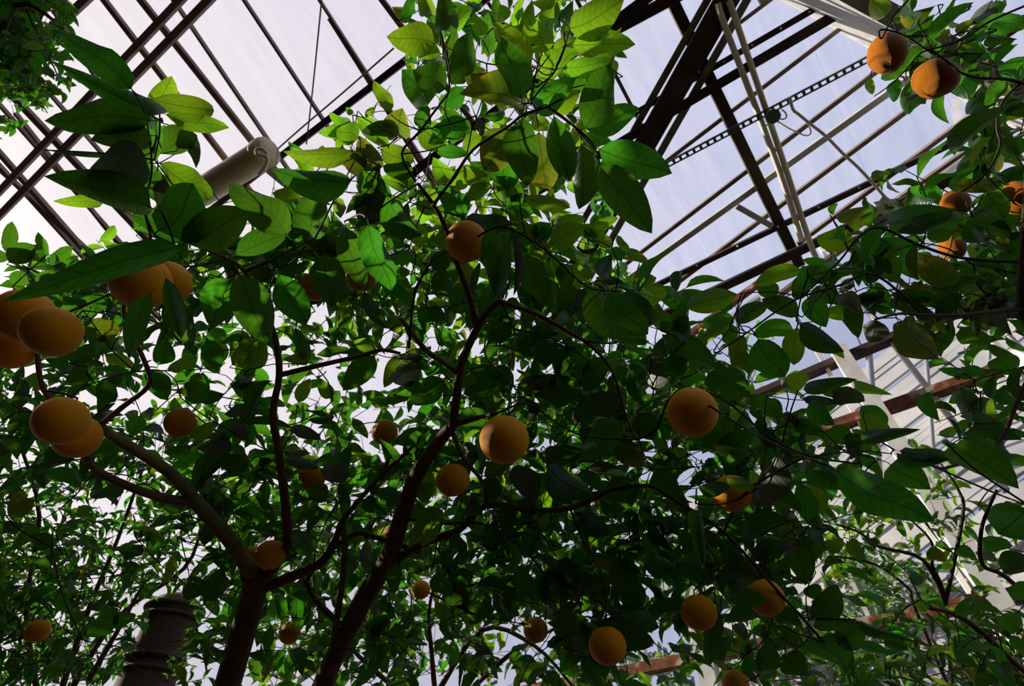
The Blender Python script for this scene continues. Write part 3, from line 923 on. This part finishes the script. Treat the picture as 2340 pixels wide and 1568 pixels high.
# left tree wood
trunk(left, 510, 1600, 1.75, 34, 29)
left.branch([(510, 1600, 1.75), (545, 1480, 1.7), (580, 1350, 1.62), (574, 1305, 1.55)], 29, 24, BARK, 'trunk', 12)
left.branch([(574, 1310, 1.55), (530, 1240, 1.45), (450, 1150, 1.35), (400, 1090, 1.28), (330, 1040, 1.2), (258, 998, 1.15), (232, 975, 1.1)], 18, 9, OLIVE, sides=10)
left.branch([(448, 1148, 1.35), (380, 1140, 1.28), (290, 1110, 1.2), (215, 1070, 1.1), (195, 1030, 1.05), (188, 990, 1.0), (130, 930, .98), (95, 880, .95), (85, 800, .92)], 10, 5, BARK)
left.branch([(195, 1000, 1.02), (280, 930, 1.05), (340, 880, 1.0), (332, 830, .95), (290, 740, .9), (285, 690, .88), (320, 600, .84), (345, 540, .8)], 7, 3.5, BARK)
left.branch([(585, 1345, 1.6), (650, 1262, 1.5), (656, 1200, 1.45), (640, 1050, 1.3), (624, 950, 1.22), (638, 860, 1.15), (632, 790, 1.1), (618, 740, 1.05), (560, 620, .95), (470, 570, .9), (430, 540, .85)], 12, 3, BARK)
left.branch([(640, 857, 1.15), (700, 842, 1.15), (765, 827, 1.15), (830, 812, 1.16), (872, 800, 1.16), (915, 808, 1.17)], 6.5, 3.5, BARK)
left.branch([(580, 1352, 1.62), (680, 1312, 1.6), (740, 1280, 1.6), (772, 1220, 1.58), (782, 1192, 1.55), (850, 1110, 1.5), (942, 1022, 1.4)], 13, 3.5, BARK)
left.branch([(782, 1192, 1.55), (788, 1260, 1.62), (772, 1400, 1.75), (745, 1560, 1.9), (730, 1640, 1.95)], 7, 9, OLIVE)
left.branch([(560, 620, .95), (600, 605, .93), (660, 575, .92), (720, 545, .92)], 3, 1.5, TWIG, 'twig', 6)
left.branch([(345, 540, .8), (330, 470, .76), (345, 405, .73), (345, 345, .71), (330, 255, .73), (300, 203, .75)], 3, 1.4, TWIG, 'twig', 6)
left.branch([(340, 372, .73), (365, 372, .75), (400, 352, .78)], 1.6, 1, TWIG, 'twig', 6)
left.branch([(348, 265, .72), (330, 228, .75), (345, 226, .78)], 1.6, 1, TWIG, 'twig', 6)
# middle tree wood
trunk(mid, 725, 1600, 1.9, 30, 25)
mid.branch([(725, 1600, 1.9), (765, 1500, 1.85), (830, 1372, 1.75), (888, 1275, 1.65), (915, 1190, 1.55), (950, 1090, 1.45), (1000, 1012, 1.36), (1033, 975, 1.32)], 25, 13, BARK, 'trunk', 12)
mid.branch([(1033, 978, 1.32), (1045, 900, 1.27), (1055, 830, 1.22), (1090, 752, 1.17), (1122, 705, 1.14), (1145, 687, 1.12)], 11, 7, BARK, sides=10)
mid.branch([(868, 1305, 1.68), (960, 1246, 1.6), (1050, 1210, 1.52), (1110, 1155, 1.45), (1210, 1165, 1.42), (1300, 1162, 1.38), (1395, 1120, 1.3)], 10, 6, BARK)
mid.branch([(1040, 970, 1.32), (1090, 955, 1.25), (1135, 945, 1.15)], 7.5, 4, BARK)
mid.branch([(1143, 689, 1.12), (1230, 720, 1.1), (1310, 765, 1.08), (1352, 792, 1.06), (1400, 850, 1.02), (1430, 950, .98), (1452, 1005, .96)], 6, 2.5, BARK)
mid.branch([(1330, 778, 1.07), (1370, 784, 1.05), (1408, 784, 1.03)], 2.6, 1.6, TWIG, 'twig', 6)
mid.branch([(1090, 752, 1.17), (1072, 675, 1.12), (1040, 590, 1.07), (1014, 510, 1.02), (985, 460, .98), (955, 420, .95)], 8.5, 4, BARK)
mid.branch([(1043, 852, 1.24), (1011, 826, 1.22), (973, 800, 1.2), (935, 752, 1.17), (915, 727, 1.16)], 7, 5, OLIVE)
mid.branch([(934, 795, 1.2), (945, 685, 1.12), (960, 640, 1.1), (990, 595, 1.07), (1020, 576, 1.05)], 3.6, 2.4, BARK)
mid.branch([(988, 472, .98), (1040, 400, .95), (1083, 340, .92), (1160, 290, .88), (1195, 262, .86), (1240, 248, .85), (1285, 226, .84)], 4, 2.4, TWIG, 'twig', 6)
mid.branch([(950, 415, .95), (918, 352, .93), (960, 300, .92), (985, 265, .91), (1010, 232, .9), (1027, 200, .9), (1015, 115, .92), (1007, 70, .94)], 3.2, 1.6, TWIG, 'twig', 6)
mid.branch([(1252, 246, .85), (1320, 295, .82), (1355, 330, .8), (1370, 370, .79)], 2.6, 1.8, TWIG, 'twig', 6)
mid.branch([(1213, 240, .85), (1225, 165, .86), (1239, 120, .88)], 2.2, 1.4, TWIG, 'twig', 6)
mid.branch([(1270, 155, .88), (1290, 107, .86), (1302, 65, .84)], 2, 1.3, TWIG, 'twig', 6)
mid.branch([(1225, 200, .86), (1262, 172, .87), (1270, 155, .88)], 2, 1.6, TWIG, 'twig', 6)
mid.branch([(918, 352, .93), (975, 345, .95), (1020, 330, .97)], 2, 1.2, TWIG, 'twig', 6)
mid.branch([(1040, 575, 1.06), (1128, 521, 1.0), (1176, 528, .98), (1245, 570, .97), (1307, 628, .97), (1352, 660, .96), (1424, 665, .96)], 3, 1.6, TWIG, 'twig', 6)
mid.branch([(1145, 690, 1.12), (1176, 762, 1.08), (1166, 840, 1.0), (1163, 948, .9)], 2.8, 1.8, TWIG, 'twig', 6)
mid.branch([(1176, 752, 1.08), (1252, 770, 1.06), (1307, 796, 1.05), (1350, 830, 1.04)], 2.2, 1.4, TWIG, 'twig', 6)
mid.branch([(1115, 755, 1.15), (1107, 800, 1.14), (1120, 830, 1.13), (1147, 850, 1.12)], 2, 2.4, OLIVE, 'twig', 6)
mid.branch([(1135, 945, 1.15), (1204, 922, 1.1), (1265, 962, 1.05), (1338, 998, 1.0), (1452, 1005, .98)], 2.6, 1.8, TWIG, 'twig', 6)
mid.branch([(1030, 980, 1.32), (1060, 1048, 1.3), (1095, 1090, 1.32), (1110, 1125, 1.4), (1112, 1152, 1.45)], 6, 4, BARK)
mid.branch([(925, 1187, 1.55), (1020, 1197, 1.5), (1100, 1197, 1.45), (1190, 1250, 1.45), (1250, 1320, 1.45)], 4, 2.2, BARK)
mid.branch([(1302, 1160, 1.38), (1330, 1230, 1.3), (1355, 1270, 1.2), (1380, 1330, 1.12), (1386, 1425, 1.1)], 3, 1.8, TWIG, 'twig', 6)
mid.branch([(1395, 1120, 1.3), (1480, 1110, 1.25), (1540, 1142, 1.22), (1654, 1217, 1.2), (1781, 1355, 1.2), (1884, 1469, 1.2)], 4.2, 3, TWIG)
mid.branch([(1452, 1005, .96), (1500, 980, .95), (1540, 900, .94), (1640, 905, .95), (1760, 1000, .95), (1850, 1042, .95), (1960, 1060, .95)], 3.5, 2, TWIG, 'twig', 6)
mid.branch([(1654, 1217, 1.2), (1700, 1130, 1.1), (1790, 1070, 1.0), (1850, 1042, .95)], 3, 2.5, TWIG, 'twig', 6)
mid.branch([(790, 1440, 1.8), (700, 1330, 1.85), (800, 1225, 1.75), (865, 1230, 1.7), (960, 1262, 1.65)], 7, 6, BARK)
mid.branch([(1000, 1252, 1.58), (1060, 1385, 1.5), (1075, 1400, 1.5), (980, 1355, 1.55)], 3, 2, TWIG, 'twig', 6)
# right tree wood
trunk(right, 2420, 1300, 1.5, 30, 24)
right.branch([(2420, 1300, 1.5), (2410, 1050, 1.35), (2380, 800, 1.2), (2345, 700, 1.15), (2345, 560, 1.1), (2360, 300, 1.05), (2350, 200, 1.02)], 24, 7, BARK, 'trunk', 10)
right.branch([(2345, 705, 1.15), (2250, 715, 1.1), (2190, 722, 1.08), (2110, 720, 1.05), (2056, 717, 1.02), (2000, 730, 1.0)], 6, 2.4, BARK)
right.branch([(2110, 720, 1.05), (2000, 628, 1.02), (1919, 652, 1.0), (1815, 686, .98), (1705, 762, .97), (1640, 805, .97)], 3.2, 1.5, TWIG, 'twig', 6)
right.branch([(1705, 762, .97), (1668, 750, .97), (1700, 680, .96), (1705, 668, .96)], 1.8, 1.2, TWIG, 'twig', 6)
right.branch([(1640, 805, .97), (1632, 800, .97), (1667, 752, .96)], 1.5, 1.2, TWIG, 'twig', 6)
right.branch([(1830, 680, .98), (1915, 600, 1.0), (1960, 545, 1.0), (2010, 520, 1.02), (2100, 560, 1.05), (2200, 590, 1.08), (2340, 600, 1.1)], 2, 4, TWIG, 'twig', 6)
right.branch([(2350, 195, 1.02), (2300, 181, 1.0), (2235, 178, .98), (2194, 166, .97)], 4.5, 2.4, TWIG, 'twig', 6)
right.branch([(2340, 180, 1.02), (2290, 235, 1.0), (2278, 290, .98), (2285, 335, .97), (2250, 400, .97), (2195, 440, .98)], 3.6, 1.8, TWIG, 'twig', 6)
right.branch([(2194, 166, .97), (2120, 115, .98), (2070, 160, .99), (2040, 190, 1.0), (1998, 220, 1.0)], 2.2, 1.2, TWIG, 'twig', 6)
right.branch([(2120, 115, .98), (2060, 78, .98), (2012, 68, .98), (2015, 88, .99), (2040, 40, 1.0), (2075, 0, 1.0), (2100, -40, 1.0)], 1.8, 2.2, TWIG, 'twig', 6)
right.branch([(2120, 115, .98), (2200, 90, .98), (2260, 50, .98), (2350, 10, 1.0)], 2, 3, TWIG, 'twig', 6)
right.branch([(2380, 800, 1.2), (2320, 930, 1.15), (2290, 1000, 1.12), (2230, 1040, 1.1), (2160, 1070, 1.08), (2120, 1060, 1.06)], 6, 2.5, BARK)
right.branch([(2410, 1420, 1.6), (2300, 1320, 1.5), (2245, 1290, 1.45), (2242, 1215, 1.42), (2260, 1160, 1.4), (2278, 1120, 1.38)], 5.5, 3, BARK)
right.branch([(2420, 1600, 1.7), (2340, 1535, 1.65), (2230, 1435, 1.6), (2170, 1400, 1.58), (2105, 1388, 1.56)], 8, 4, BARK)

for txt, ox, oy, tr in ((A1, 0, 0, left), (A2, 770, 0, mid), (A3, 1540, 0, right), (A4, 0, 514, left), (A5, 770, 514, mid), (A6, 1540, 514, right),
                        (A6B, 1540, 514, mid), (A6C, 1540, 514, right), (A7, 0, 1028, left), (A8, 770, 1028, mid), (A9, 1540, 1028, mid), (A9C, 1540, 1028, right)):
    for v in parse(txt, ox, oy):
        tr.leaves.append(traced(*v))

MAIN = '''
0:000000000000356665000000000000
1:000000000000456766000000000000
2:000000000003567775000000000000
3:000000000045677773000000000000
4:000000002456777775000000000000
5:000000002567777765000000000000
6:000134445777777664100000000000
7:346666667888888877300000000000
8:688877778888888888720000000000
9:788876667777888888864000000000
10:788733434444888888888410000000
11:666656565335888888888842000000
12:666667777756888888888887310000
13:776667777778888888888888642000
14:655556888887778888888888650000
15:555566888888888888888888610000
16:555566788888888888888887400000
17:555566778888888888888876520000
18:555555667888888888775887631000
19:555555577888887888541577652000'''
fl, tw = fill_leaves(grid_rows(MAIN, 0, 8), .095, .44, 1.45, 2.4, 3, (.86, .07, .03, .04))
left.extra += fl
for a, b in tw:
    left.thin.append(([a, b], [.0016, .001])); left.join(a, .45)
HI_ROWS = {k: v for k, v in grid_rows(MAIN, 8, 30).items() if k[0] < 9}
LO_ROWS = {k: v for k, v in grid_rows(MAIN, 8, 30).items() if k[0] >= 9}
fl, tw = fill_leaves(HI_ROWS, .095, .44, 1.45, 2.5, 4, (.50, .42, .06, .02))
mid.extra += fl
fl, tw2 = fill_leaves(LO_ROWS, .095, .44, 1.45, 2.5, 14, (.84, .10, .03, .03))
mid.extra += fl; tw += tw2
for a, b in tw:
    mid.thin.append(([a, b], [.0016, .001])); mid.join(a, .45)
FILL2 = '''
6:000003555544444400000000000000
7:000045666654444444000000000000
8:003336666644455555400000000000
9:003333334455555555553000000000
10:00111000022333333333200000000
11:002211211022444444444200000000
12:003322111112444444444310000000
13:003322222333444444444431000000
14:000000000333444444444432000000
15:000000000222444444444432000000
16:000000000122344444444421000000
17:000000000212233333333332200000
'''
fl, tw = fill_leaves(grid_rows(FILL2, 0, 8), .115, .45, 1.3, 1.65, 43, (.92, .04, .02, .02))
left.extra += fl
for a, b in tw:
    left.thin.append(([a, b], [.0016, .001])); left.join(a, .45)
fl, tw = fill_leaves(grid_rows(FILL2, 8, 30), .115, .45, 1.35, 1.75, 44, (.84, .10, .03, .03))
mid.extra += fl
for a, b in tw:
    mid.thin.append(([a, b], [.0016, .001])); mid.join(a, .45)
RT = '''
0 26=3,27=4,28=4,29=5
1 25=1,26=3,27=4,28=4,29=5
2 26=2,27=3,28=4,29=6
3 28=5,29=7
4 28=6,29=7
5 26=3,27=5,28=7,29=8
6 25=4,26=7,27=8,28=8,29=9
7 24=3,25=6,26=8,27=9,28=9,29=9
8 24=3,25=5,26=7,27=8,28=9,29=9
9 26=3,27=4,28=5,29=6
10 28=1,29=3
11 28=4,29=7
12 28=5,29=7
13 28=4,29=5
14 29=4
15 29=4
16 29=4
17 29=4
18 28=4,29=5
19 27=4,28=6,29=7'''
fl, tw = fill_leaves(at_cols(RT), .08, .42, 1.15, 1.8, 5, (.78, .07, .12, .03))
right.extra += fl
for a, b in tw:
    right.thin.append(([a, b], [.0014, .001])); right.join(a, .45)

# background planting
hang = Tree('climber', 'dark small-leaved climber hanging down in the upper left corner', 'climber', (*roof(20, 60, .3)[:2], 0))
hang.branch([(-60, 700, 2.6), (-50, 300, 2.5), (10, 60, 2.4), (60, 10, 2.3), (140, 60, 2.3)], 10, 3, BARK)
b0 = at(-60, 700, 2.6); hang.put(MB().tube([np.array([b0[0], b0[1], 0]), b0], [.04, .03], 8, 1), 'stem', BARK)
hang.branch([(60, 20, 2.35), (90, 90, 2.3), (130, 170, 2.3), (100, 160, 2.3)], 2, 1.2, TWIG, 'twig', 6)
fl, tw = fill_leaves(at_cols('-1 -1=9,0=9,1=6\n0 0=9,1=7,-1=9\n1 0=9,1=6,-1=9\n2 0=8,1=4,-1=9\n3 0=3,1=1,-1=6'), .07, .42, 2.1, 2.9, 21, (.92, .08, 0, 0))
hang.extra += fl
fl, tw2 = fill_leaves(at_cols('-1 -1=9,0=9,1=4\n0 0=9,1=5,-1=9\n1 0=9,1=3,-1=9\n2 0=8,1=1,-1=9\n3 0=1'), .075, .45, 2.2, 3.2, 27, (1, 0, 0, 0))
hang.extra += fl; tw += tw2
for a, b in tw:
    hang.thin.append(([a, b], [.0016, .001])); hang.join(a, .6)

shrub = Tree('fine_leaved_shrub', 'dense dark shrub with fine narrow leaves filling the lower left corner around the pillar', 'shrub', (*at(120, 1700, 2.8)[:2], 0))
for pts in ([(120, 1640, 2.9), (200, 1400, 2.8), (270, 1230, 2.8), (330, 1060, 2.7)], [(100, 1660, 2.9), (60, 1400, 2.8), (90, 1180, 2.7), (40, 1000, 2.6)], [(130, 1640, 2.9), (260, 1420, 2.9), (420, 1300, 2.8), (460, 1200, 2.8)], [(205, 1550, 2.5), (270, 1440, 2.5), (330, 1330, 2.4)]):
    shrub.branch(pts, 7, 3, BARK)
b0 = at(120, 1640, 2.9); shrub.put(MB().tube([shrub.base, b0], [.05, .035], 8, 1), 'stem', BARK)
SH = '''
11:000000
12:443311
13:554322
14:654333
15:765444
16:776554
17:887644
18:887622
19:888733'''
SHD = grid_rows(SH)
SHD.update({(r, c): 7 for r in range(9, 21) for c in range(-6, 0)})  # unseen growth added left of the view to shade the lower planting
fl, tw = fill_leaves(SHD, .075, .26, 2.1, 3.2, 22, (.93, .05, .02, 0), k=7)
shrub.extra += fl
for a, b in tw:
    shrub.thin.append(([a, b], [.002, .001])); shrub.join(a, .6)

back = Tree('leafy_tree', 'bushy green tree behind the orange trunks at the bottom centre', 'tree', (*at(1000, 1700, 3.0)[:2], 0))
for pts in ([(1000, 1650, 3.0), (985, 1480, 2.9), (980, 1400, 2.8), (1000, 1300, 2.8)], [(1000, 1650, 3.0), (1160, 1500, 2.9), (1300, 1420, 2.8)], [(1000, 1650, 3.0), (820, 1500, 2.9), (700, 1350, 2.8)], [(990, 1600, 3.0), (1100, 1440, 2.9), (1220, 1475, 2.8), (1310, 1570, 2.7)]):
    back.branch(pts, 7, 3, BARK)
b0 = at(1000, 1650, 3.0); back.put(MB().tube([back.base, b0], [.06, .04], 8, 1), 'stem', BARK)
BK = '''
10:000001233210
11:000012332111
12:000023333322222222
13:000023333322222222
14:0000223333333333333
15:00000334444444444433
16:000003355555555555443
17:000003366666666555432
18:000001266777777555320
19:000000255666666544200'''
fl, tw = fill_leaves(grid_rows(BK), .10, .42, 2.4, 3.3, 23, (.72, .24, .02, .02))
back.extra += fl
for a, b in tw:
    back.thin.append(([a, b], [.002, .0012])); back.join(a, .6)

lime = Tree('lime_green_shrub', 'thin-stemmed lime green shrub against the pale glass at lower right', 'shrub', (*at(2200, 1680, 2.9)[:2], 0))
for pts in ([(2180, 1640, 2.9), (2160, 1380, 2.75), (2130, 1290, 2.7), (2127, 1235, 2.7), (2060, 1170, 2.6)], [(2160, 1380, 2.75), (2110, 1280, 2.7), (2010, 1250, 2.65), (1960, 1215, 2.6), (1880, 1190, 2.6)],
            [(2180, 1600, 2.9), (2090, 1390, 2.8), (2075, 1345, 2.8), (2000, 1290, 2.7), (1900, 1270, 2.7)], [(2160, 1380, 2.75), (2200, 1180, 2.6), (2190, 1120, 2.6), (2150, 1060, 2.6)]):
    lime.branch(pts, 5, 2, TWIG, 'branch', 6)
b0 = at(2180, 1640, 2.9); lime.put(MB().tube([lime.base, b0], [.04, .03], 8, 1), 'stem', BARK)
fl, tw = fill_leaves(at_cols('''13 26=2,27=3
14 23=3,24=4,25=3,26=3,27=4
15 23=4,24=6,25=6,26=5,27=5,28=2
16 23=2,24=5,25=6,26=5,27=5,28=3
17 25=2,26=4,27=5,28=4
18 27=3,28=3'''), .075, .40, 2.4, 2.9, 24, (.45, .52, .03, 0))
lime.extra += fl
for a, b in tw:
    lime.thin.append(([a, b], [.002, .001])); lime.join(a, .6)

fern = Tree('arching_fern', 'dark arching fronds with long narrow leaflets in the bottom right corner', 'fern', (*at(2250, 1750, 2.5)[:2], 0))
for pts in ([(2250, 1640, 2.5), (2190, 1520, 2.4), (2100, 1470, 2.3), (2000, 1470, 2.2)], [(2260, 1640, 2.5), (2240, 1520, 2.4), (2180, 1460, 2.3)], [(2280, 1640, 2.5), (2300, 1540, 2.4), (2330, 1480, 2.3)], [(2240, 1640, 2.5), (2100, 1560, 2.4), (1980, 1540, 2.3)]):
    fern.branch(pts, 3, 1.4, OLIVE, 'frond_stem', 6)
b0 = at(2250, 1640, 2.5); fern.put(MB().tube([fern.base, b0], [.03, .02], 8, 1), 'stem', OLIVE)
fl, tw = fill_leaves(at_cols('''18 25=3,26=5,27=6,28=6,29=6
19 25=6,26=8,27=8,28=8,29=8'''), .12, .2, 2.1, 2.6, 25, (.80, .06, .14, 0), k=8, droop=.5)
fern.extra += fl
for a, b in tw:
    fern.thin.append(([a, b], [.002, .001])); fern.join(a, .6)

OUT = [('outdoor_tree', 'grey-green tree outside the glass wall above the low rusty rail', 2020, 4.9, '16 24=4,25=7,26=6\n17 24=8,25=9,26=8,27=7\n18 22=6,23=8,24=9,25=9,26=9,27=8\n19 18=5,19=7,20=6,21=6,22=9,23=9,24=9,25=9,26=9'),
       ('outdoor_tree', 'darker tree outside the glass wall in the lower right corner', 2260, 5.4, '16 27=3,28=4,29=5\n17 27=7,28=7,29=8\n18 27=9,28=9,29=9\n19 27=9,28=9,29=9')]
for i, (nm, lb, px, d, mp) in enumerate(OUT):
    t = Tree(nm, lb, 'tree', (*at(px, 1600, d)[:2], 0))
    t.put(MB().tube([t.base, at(px, 1500, d), at(px+10, 1400, d)], [.09, .06, .03], 8, 3), 'trunk', BARK)
    t.nodes.append(at(px, 1500, d))
    fl, tw = fill_leaves(at_cols(mp), .10, .45, d-.35, d+.5, 31+i, (.45, .30, 0, .25))
    t.extra += fl
    t.finish(0)

for t, b in ((left, 300), (mid, 300), (right, 300), (hang, 150), (shrub, 200), (back, 250), (lime, 200), (fern, 120)):
    t.F = b

# ------------------------------------------------------------------ oranges
NU, NV = 28, 18


def fruit_mesh(name, m, sq=.95, dent=.05, lump=0.0, seed=0):
    rg = random.Random(seed)
    ph = [rg.uniform(0, 6.28) for _ in range(8)]
    V, Fc = [], []
    for j in range(NV+1):
        th = math.pi*j/NV
        for i in range(NU):
            g = 2*math.pi*i/NU
            r = 1+lump*(math.sin(3*g+ph[0]+2*th)+.7*math.sin(5*g+ph[1])*math.sin(4*th+ph[2])+.6*math.sin(9*g+ph[3]+7*th))
            r *= 1-dent*math.exp(-(th/.28)**2)-dent*.5*math.exp(-((math.pi-th)/.2)**2)
            V.append((r*math.sin(th)*math.cos(g), r*math.sin(th)*math.sin(g), r*math.cos(th)*sq))
    for j in range(NV):
        for i in range(NU):
            i2 = (i+1) % NU
            Fc.append((j*NU+i, (j+1)*NU+i, (j+1)*NU+i2, j*NU+i2))
    me = bpy.data.meshes.new(name)
    me.from_pydata(V, [], Fc)
    me.materials.append(m); me.shade_smooth(); me.update()
    return me


FM = [fruit_mesh('orange', ORANGE, s, .06, .004, k) for k, s in enumerate((.95, .92, 1.0))]
FB = [fruit_mesh('bumpy_orange', RIND, s, .04, .022, 9+k) for k, s in enumerate((1.18, 1.22, .85))]
mb = MB()
for k in range(5):
    g = 2*math.pi*k/5
    mb.box((0, 0, 0), (.22*math.cos(g), .22*math.sin(g), -.01), .13, .03, (0, 0, 1))
mb.lathe([(.13, -.03), (.12, .03), (.06, .05)], (0, 0, 0), 10)
tmp = mb.build('calyx', CALYX, None, None, True); CAL = tmp.data; bpy.data.objects.remove(tmp)
tmp = MB().tube([(0, 0, 0), (.03, .01, .16), (.0, .04, .34)], [.05, .04, .035], 8, 3).build('stalk', TWIG, None, None, True)
STK = tmp.data; bpy.data.objects.remove(tmp)


def orange(px, py, r, label, tree, kind=0, tilt=(0, 0), d=None, group='oranges hanging in the orange trees', real=.04, squash=1):
    d = d or real*F/r
    c = at(px, py, d)
    R0 = r*d/F
    FRUIT.append((px, py, r, d))
    if r > 38:
        LIGHT.append((c, nrm((-.25, -.1, 1)), .05, .55) if kind < 10 else (c, SUN, .06, 2.5))
    me = (FM[kind % 3] if kind < 10 else FB[kind % 3])
    o = link('orange', me)
    tag(o, label, 'orange', group)
    rot = Matrix.Rotation(tilt[0], 4, 'X') @ Matrix.Rotation(tilt[1], 4, 'Y') @ Matrix.Rotation(random.uniform(0, 6), 4, 'Z')
    o.matrix_world = Matrix.Translation(Vector(c)) @ rot @ Matrix.Scale(R0, 4)
    top = me.vertices[NU//2].co.z
    for nm, dd in (('calyx', CAL), ('stalk', STK)):
        q = link(nm, dd, o)
        q.matrix_basis = Matrix.Translation((0, 0, top-.0))
    e = np.array(o.matrix_world @ Vector((0, .04, top+.34)))
    tree.join(e, 1.2, .0018)


for v in [
    (1152, 1005, 57, 'large round orange in the middle, lowest end of a straight hanging twig', mid, 0),
    (1582, 942, 57, 'round orange on a dark twig right of centre, bright yellow upper half', mid, 2),
    (1066, 552, 48, 'reddish orange under a dark leaf high in the middle tree', mid, 0),
    (1035, 1097, 39, 'small flattened orange below the bend of the brown trunk', mid, 1),
    (1388, 1476, 43, 'orange hanging alone near the bottom edge with a pointed leaf under it', mid, 1),
    (1597, 1400, 40, 'orange in front of the pale post at lower right', mid, 0),
    (1750, 1366, 41, 'orange half covered by a black leaf, next to the orange at the pale post', mid, 0),
    (1672, 1128, 44, 'orange cut across by two long leaves right of centre', mid, 1),
    (322, 644, 64, 'big dark orange crossed by thin twigs under the long arching leaf', left, 0),
    (384, 646, 50, 'dark orange touching the big orange crossed by thin twigs', left, 0),
    (56, 722, 62, 'pale orange at the left edge, uppermost of a touching trio', left, 0),
    (118, 758, 60, 'pale orange of the touching trio at the left edge, nearest its right side', left, 1),
    (22, 790, 55, 'shaded orange at the left edge, lowest of the touching trio', left, 1),
    (140, 962, 56, 'orange behind a mossy branch at the left, upper one of a pair', left, 0),
    (176, 998, 50, 'dim orange behind a mossy branch at the left, lower one of a pair', left, 0),
    (412, 966, 34, 'small bright orange with a leaf across it against white gaps on the left', left, 0),
    (879, 988, 30, 'small orange among grey leaves left of the brown trunk bend', mid, 0),
    (718, 656, 33, 'orange left of a broad hanging leaf in the upper canopy', mid, 0),
    (826, 634, 33, 'orange right of a broad hanging leaf in the upper canopy', mid, 2),
    (713, 1092, 30, 'small dull orange beside the thin upright stem left of centre', left, 0),
    (902, 1221, 26, 'small orange directly behind the brown trunk', mid, 0),
    (618, 1268, 34, 'dark orange tucked above the fork of the mossy left trunk', left, 1),
    (576, 1276, 28, 'partly hidden orange beside the dark orange above the trunk fork', left, 1),
    (962, 1348, 21, 'tiny orange low behind the trunk near the bottom centre', mid, 0),
    (1224, 1440, 28, 'small red-orange fruit in deep shade at the bottom centre', mid, 0),
    (662, 1447, 24, 'small dim orange between the two trunks near the bottom edge', left, 0),
    (86, 1442, 25, 'small dark orange in the fine-leaved shrub at bottom left', left, 0),
    (1680, 1562, 30, 'orange cut off by the bottom edge below the pale post', mid, 1),
]:
    orange(*v[:5], v[5], d={56: .86, 118: .74, 22: .92}.get(v[0]))
G2 = 'bumpy oranges on the right-hand tree'
for px, py, r, lb, k, tilt in [
    (2027, 122, 40, 'bumpy orange fruit with a curled leaf on it, highest on the right', 10, (.2, .35)),
    (2137, 180, 47, 'big bumpy oval orange beside the highest one on the right', 11, (.5, .9)),
    (2183, 465, 29, 'small bumpy orange half under a long leaf at the right', 12, (0, .2)),
    (2328, 452, 36, 'sunlit bumpy orange at the right edge', 10, (0, .2)),
    (2176, 566, 26, 'red-orange fruit mostly hidden by leaves at the right', 12, (0, 0)),
]:
    orange(px, py, r, lb, right, k, tilt, 1.3 if r == 40 else None, G2, .038)

for t in (left, mid, right, hang, shrub, back, lime, fern):
    t.finish(t.F)
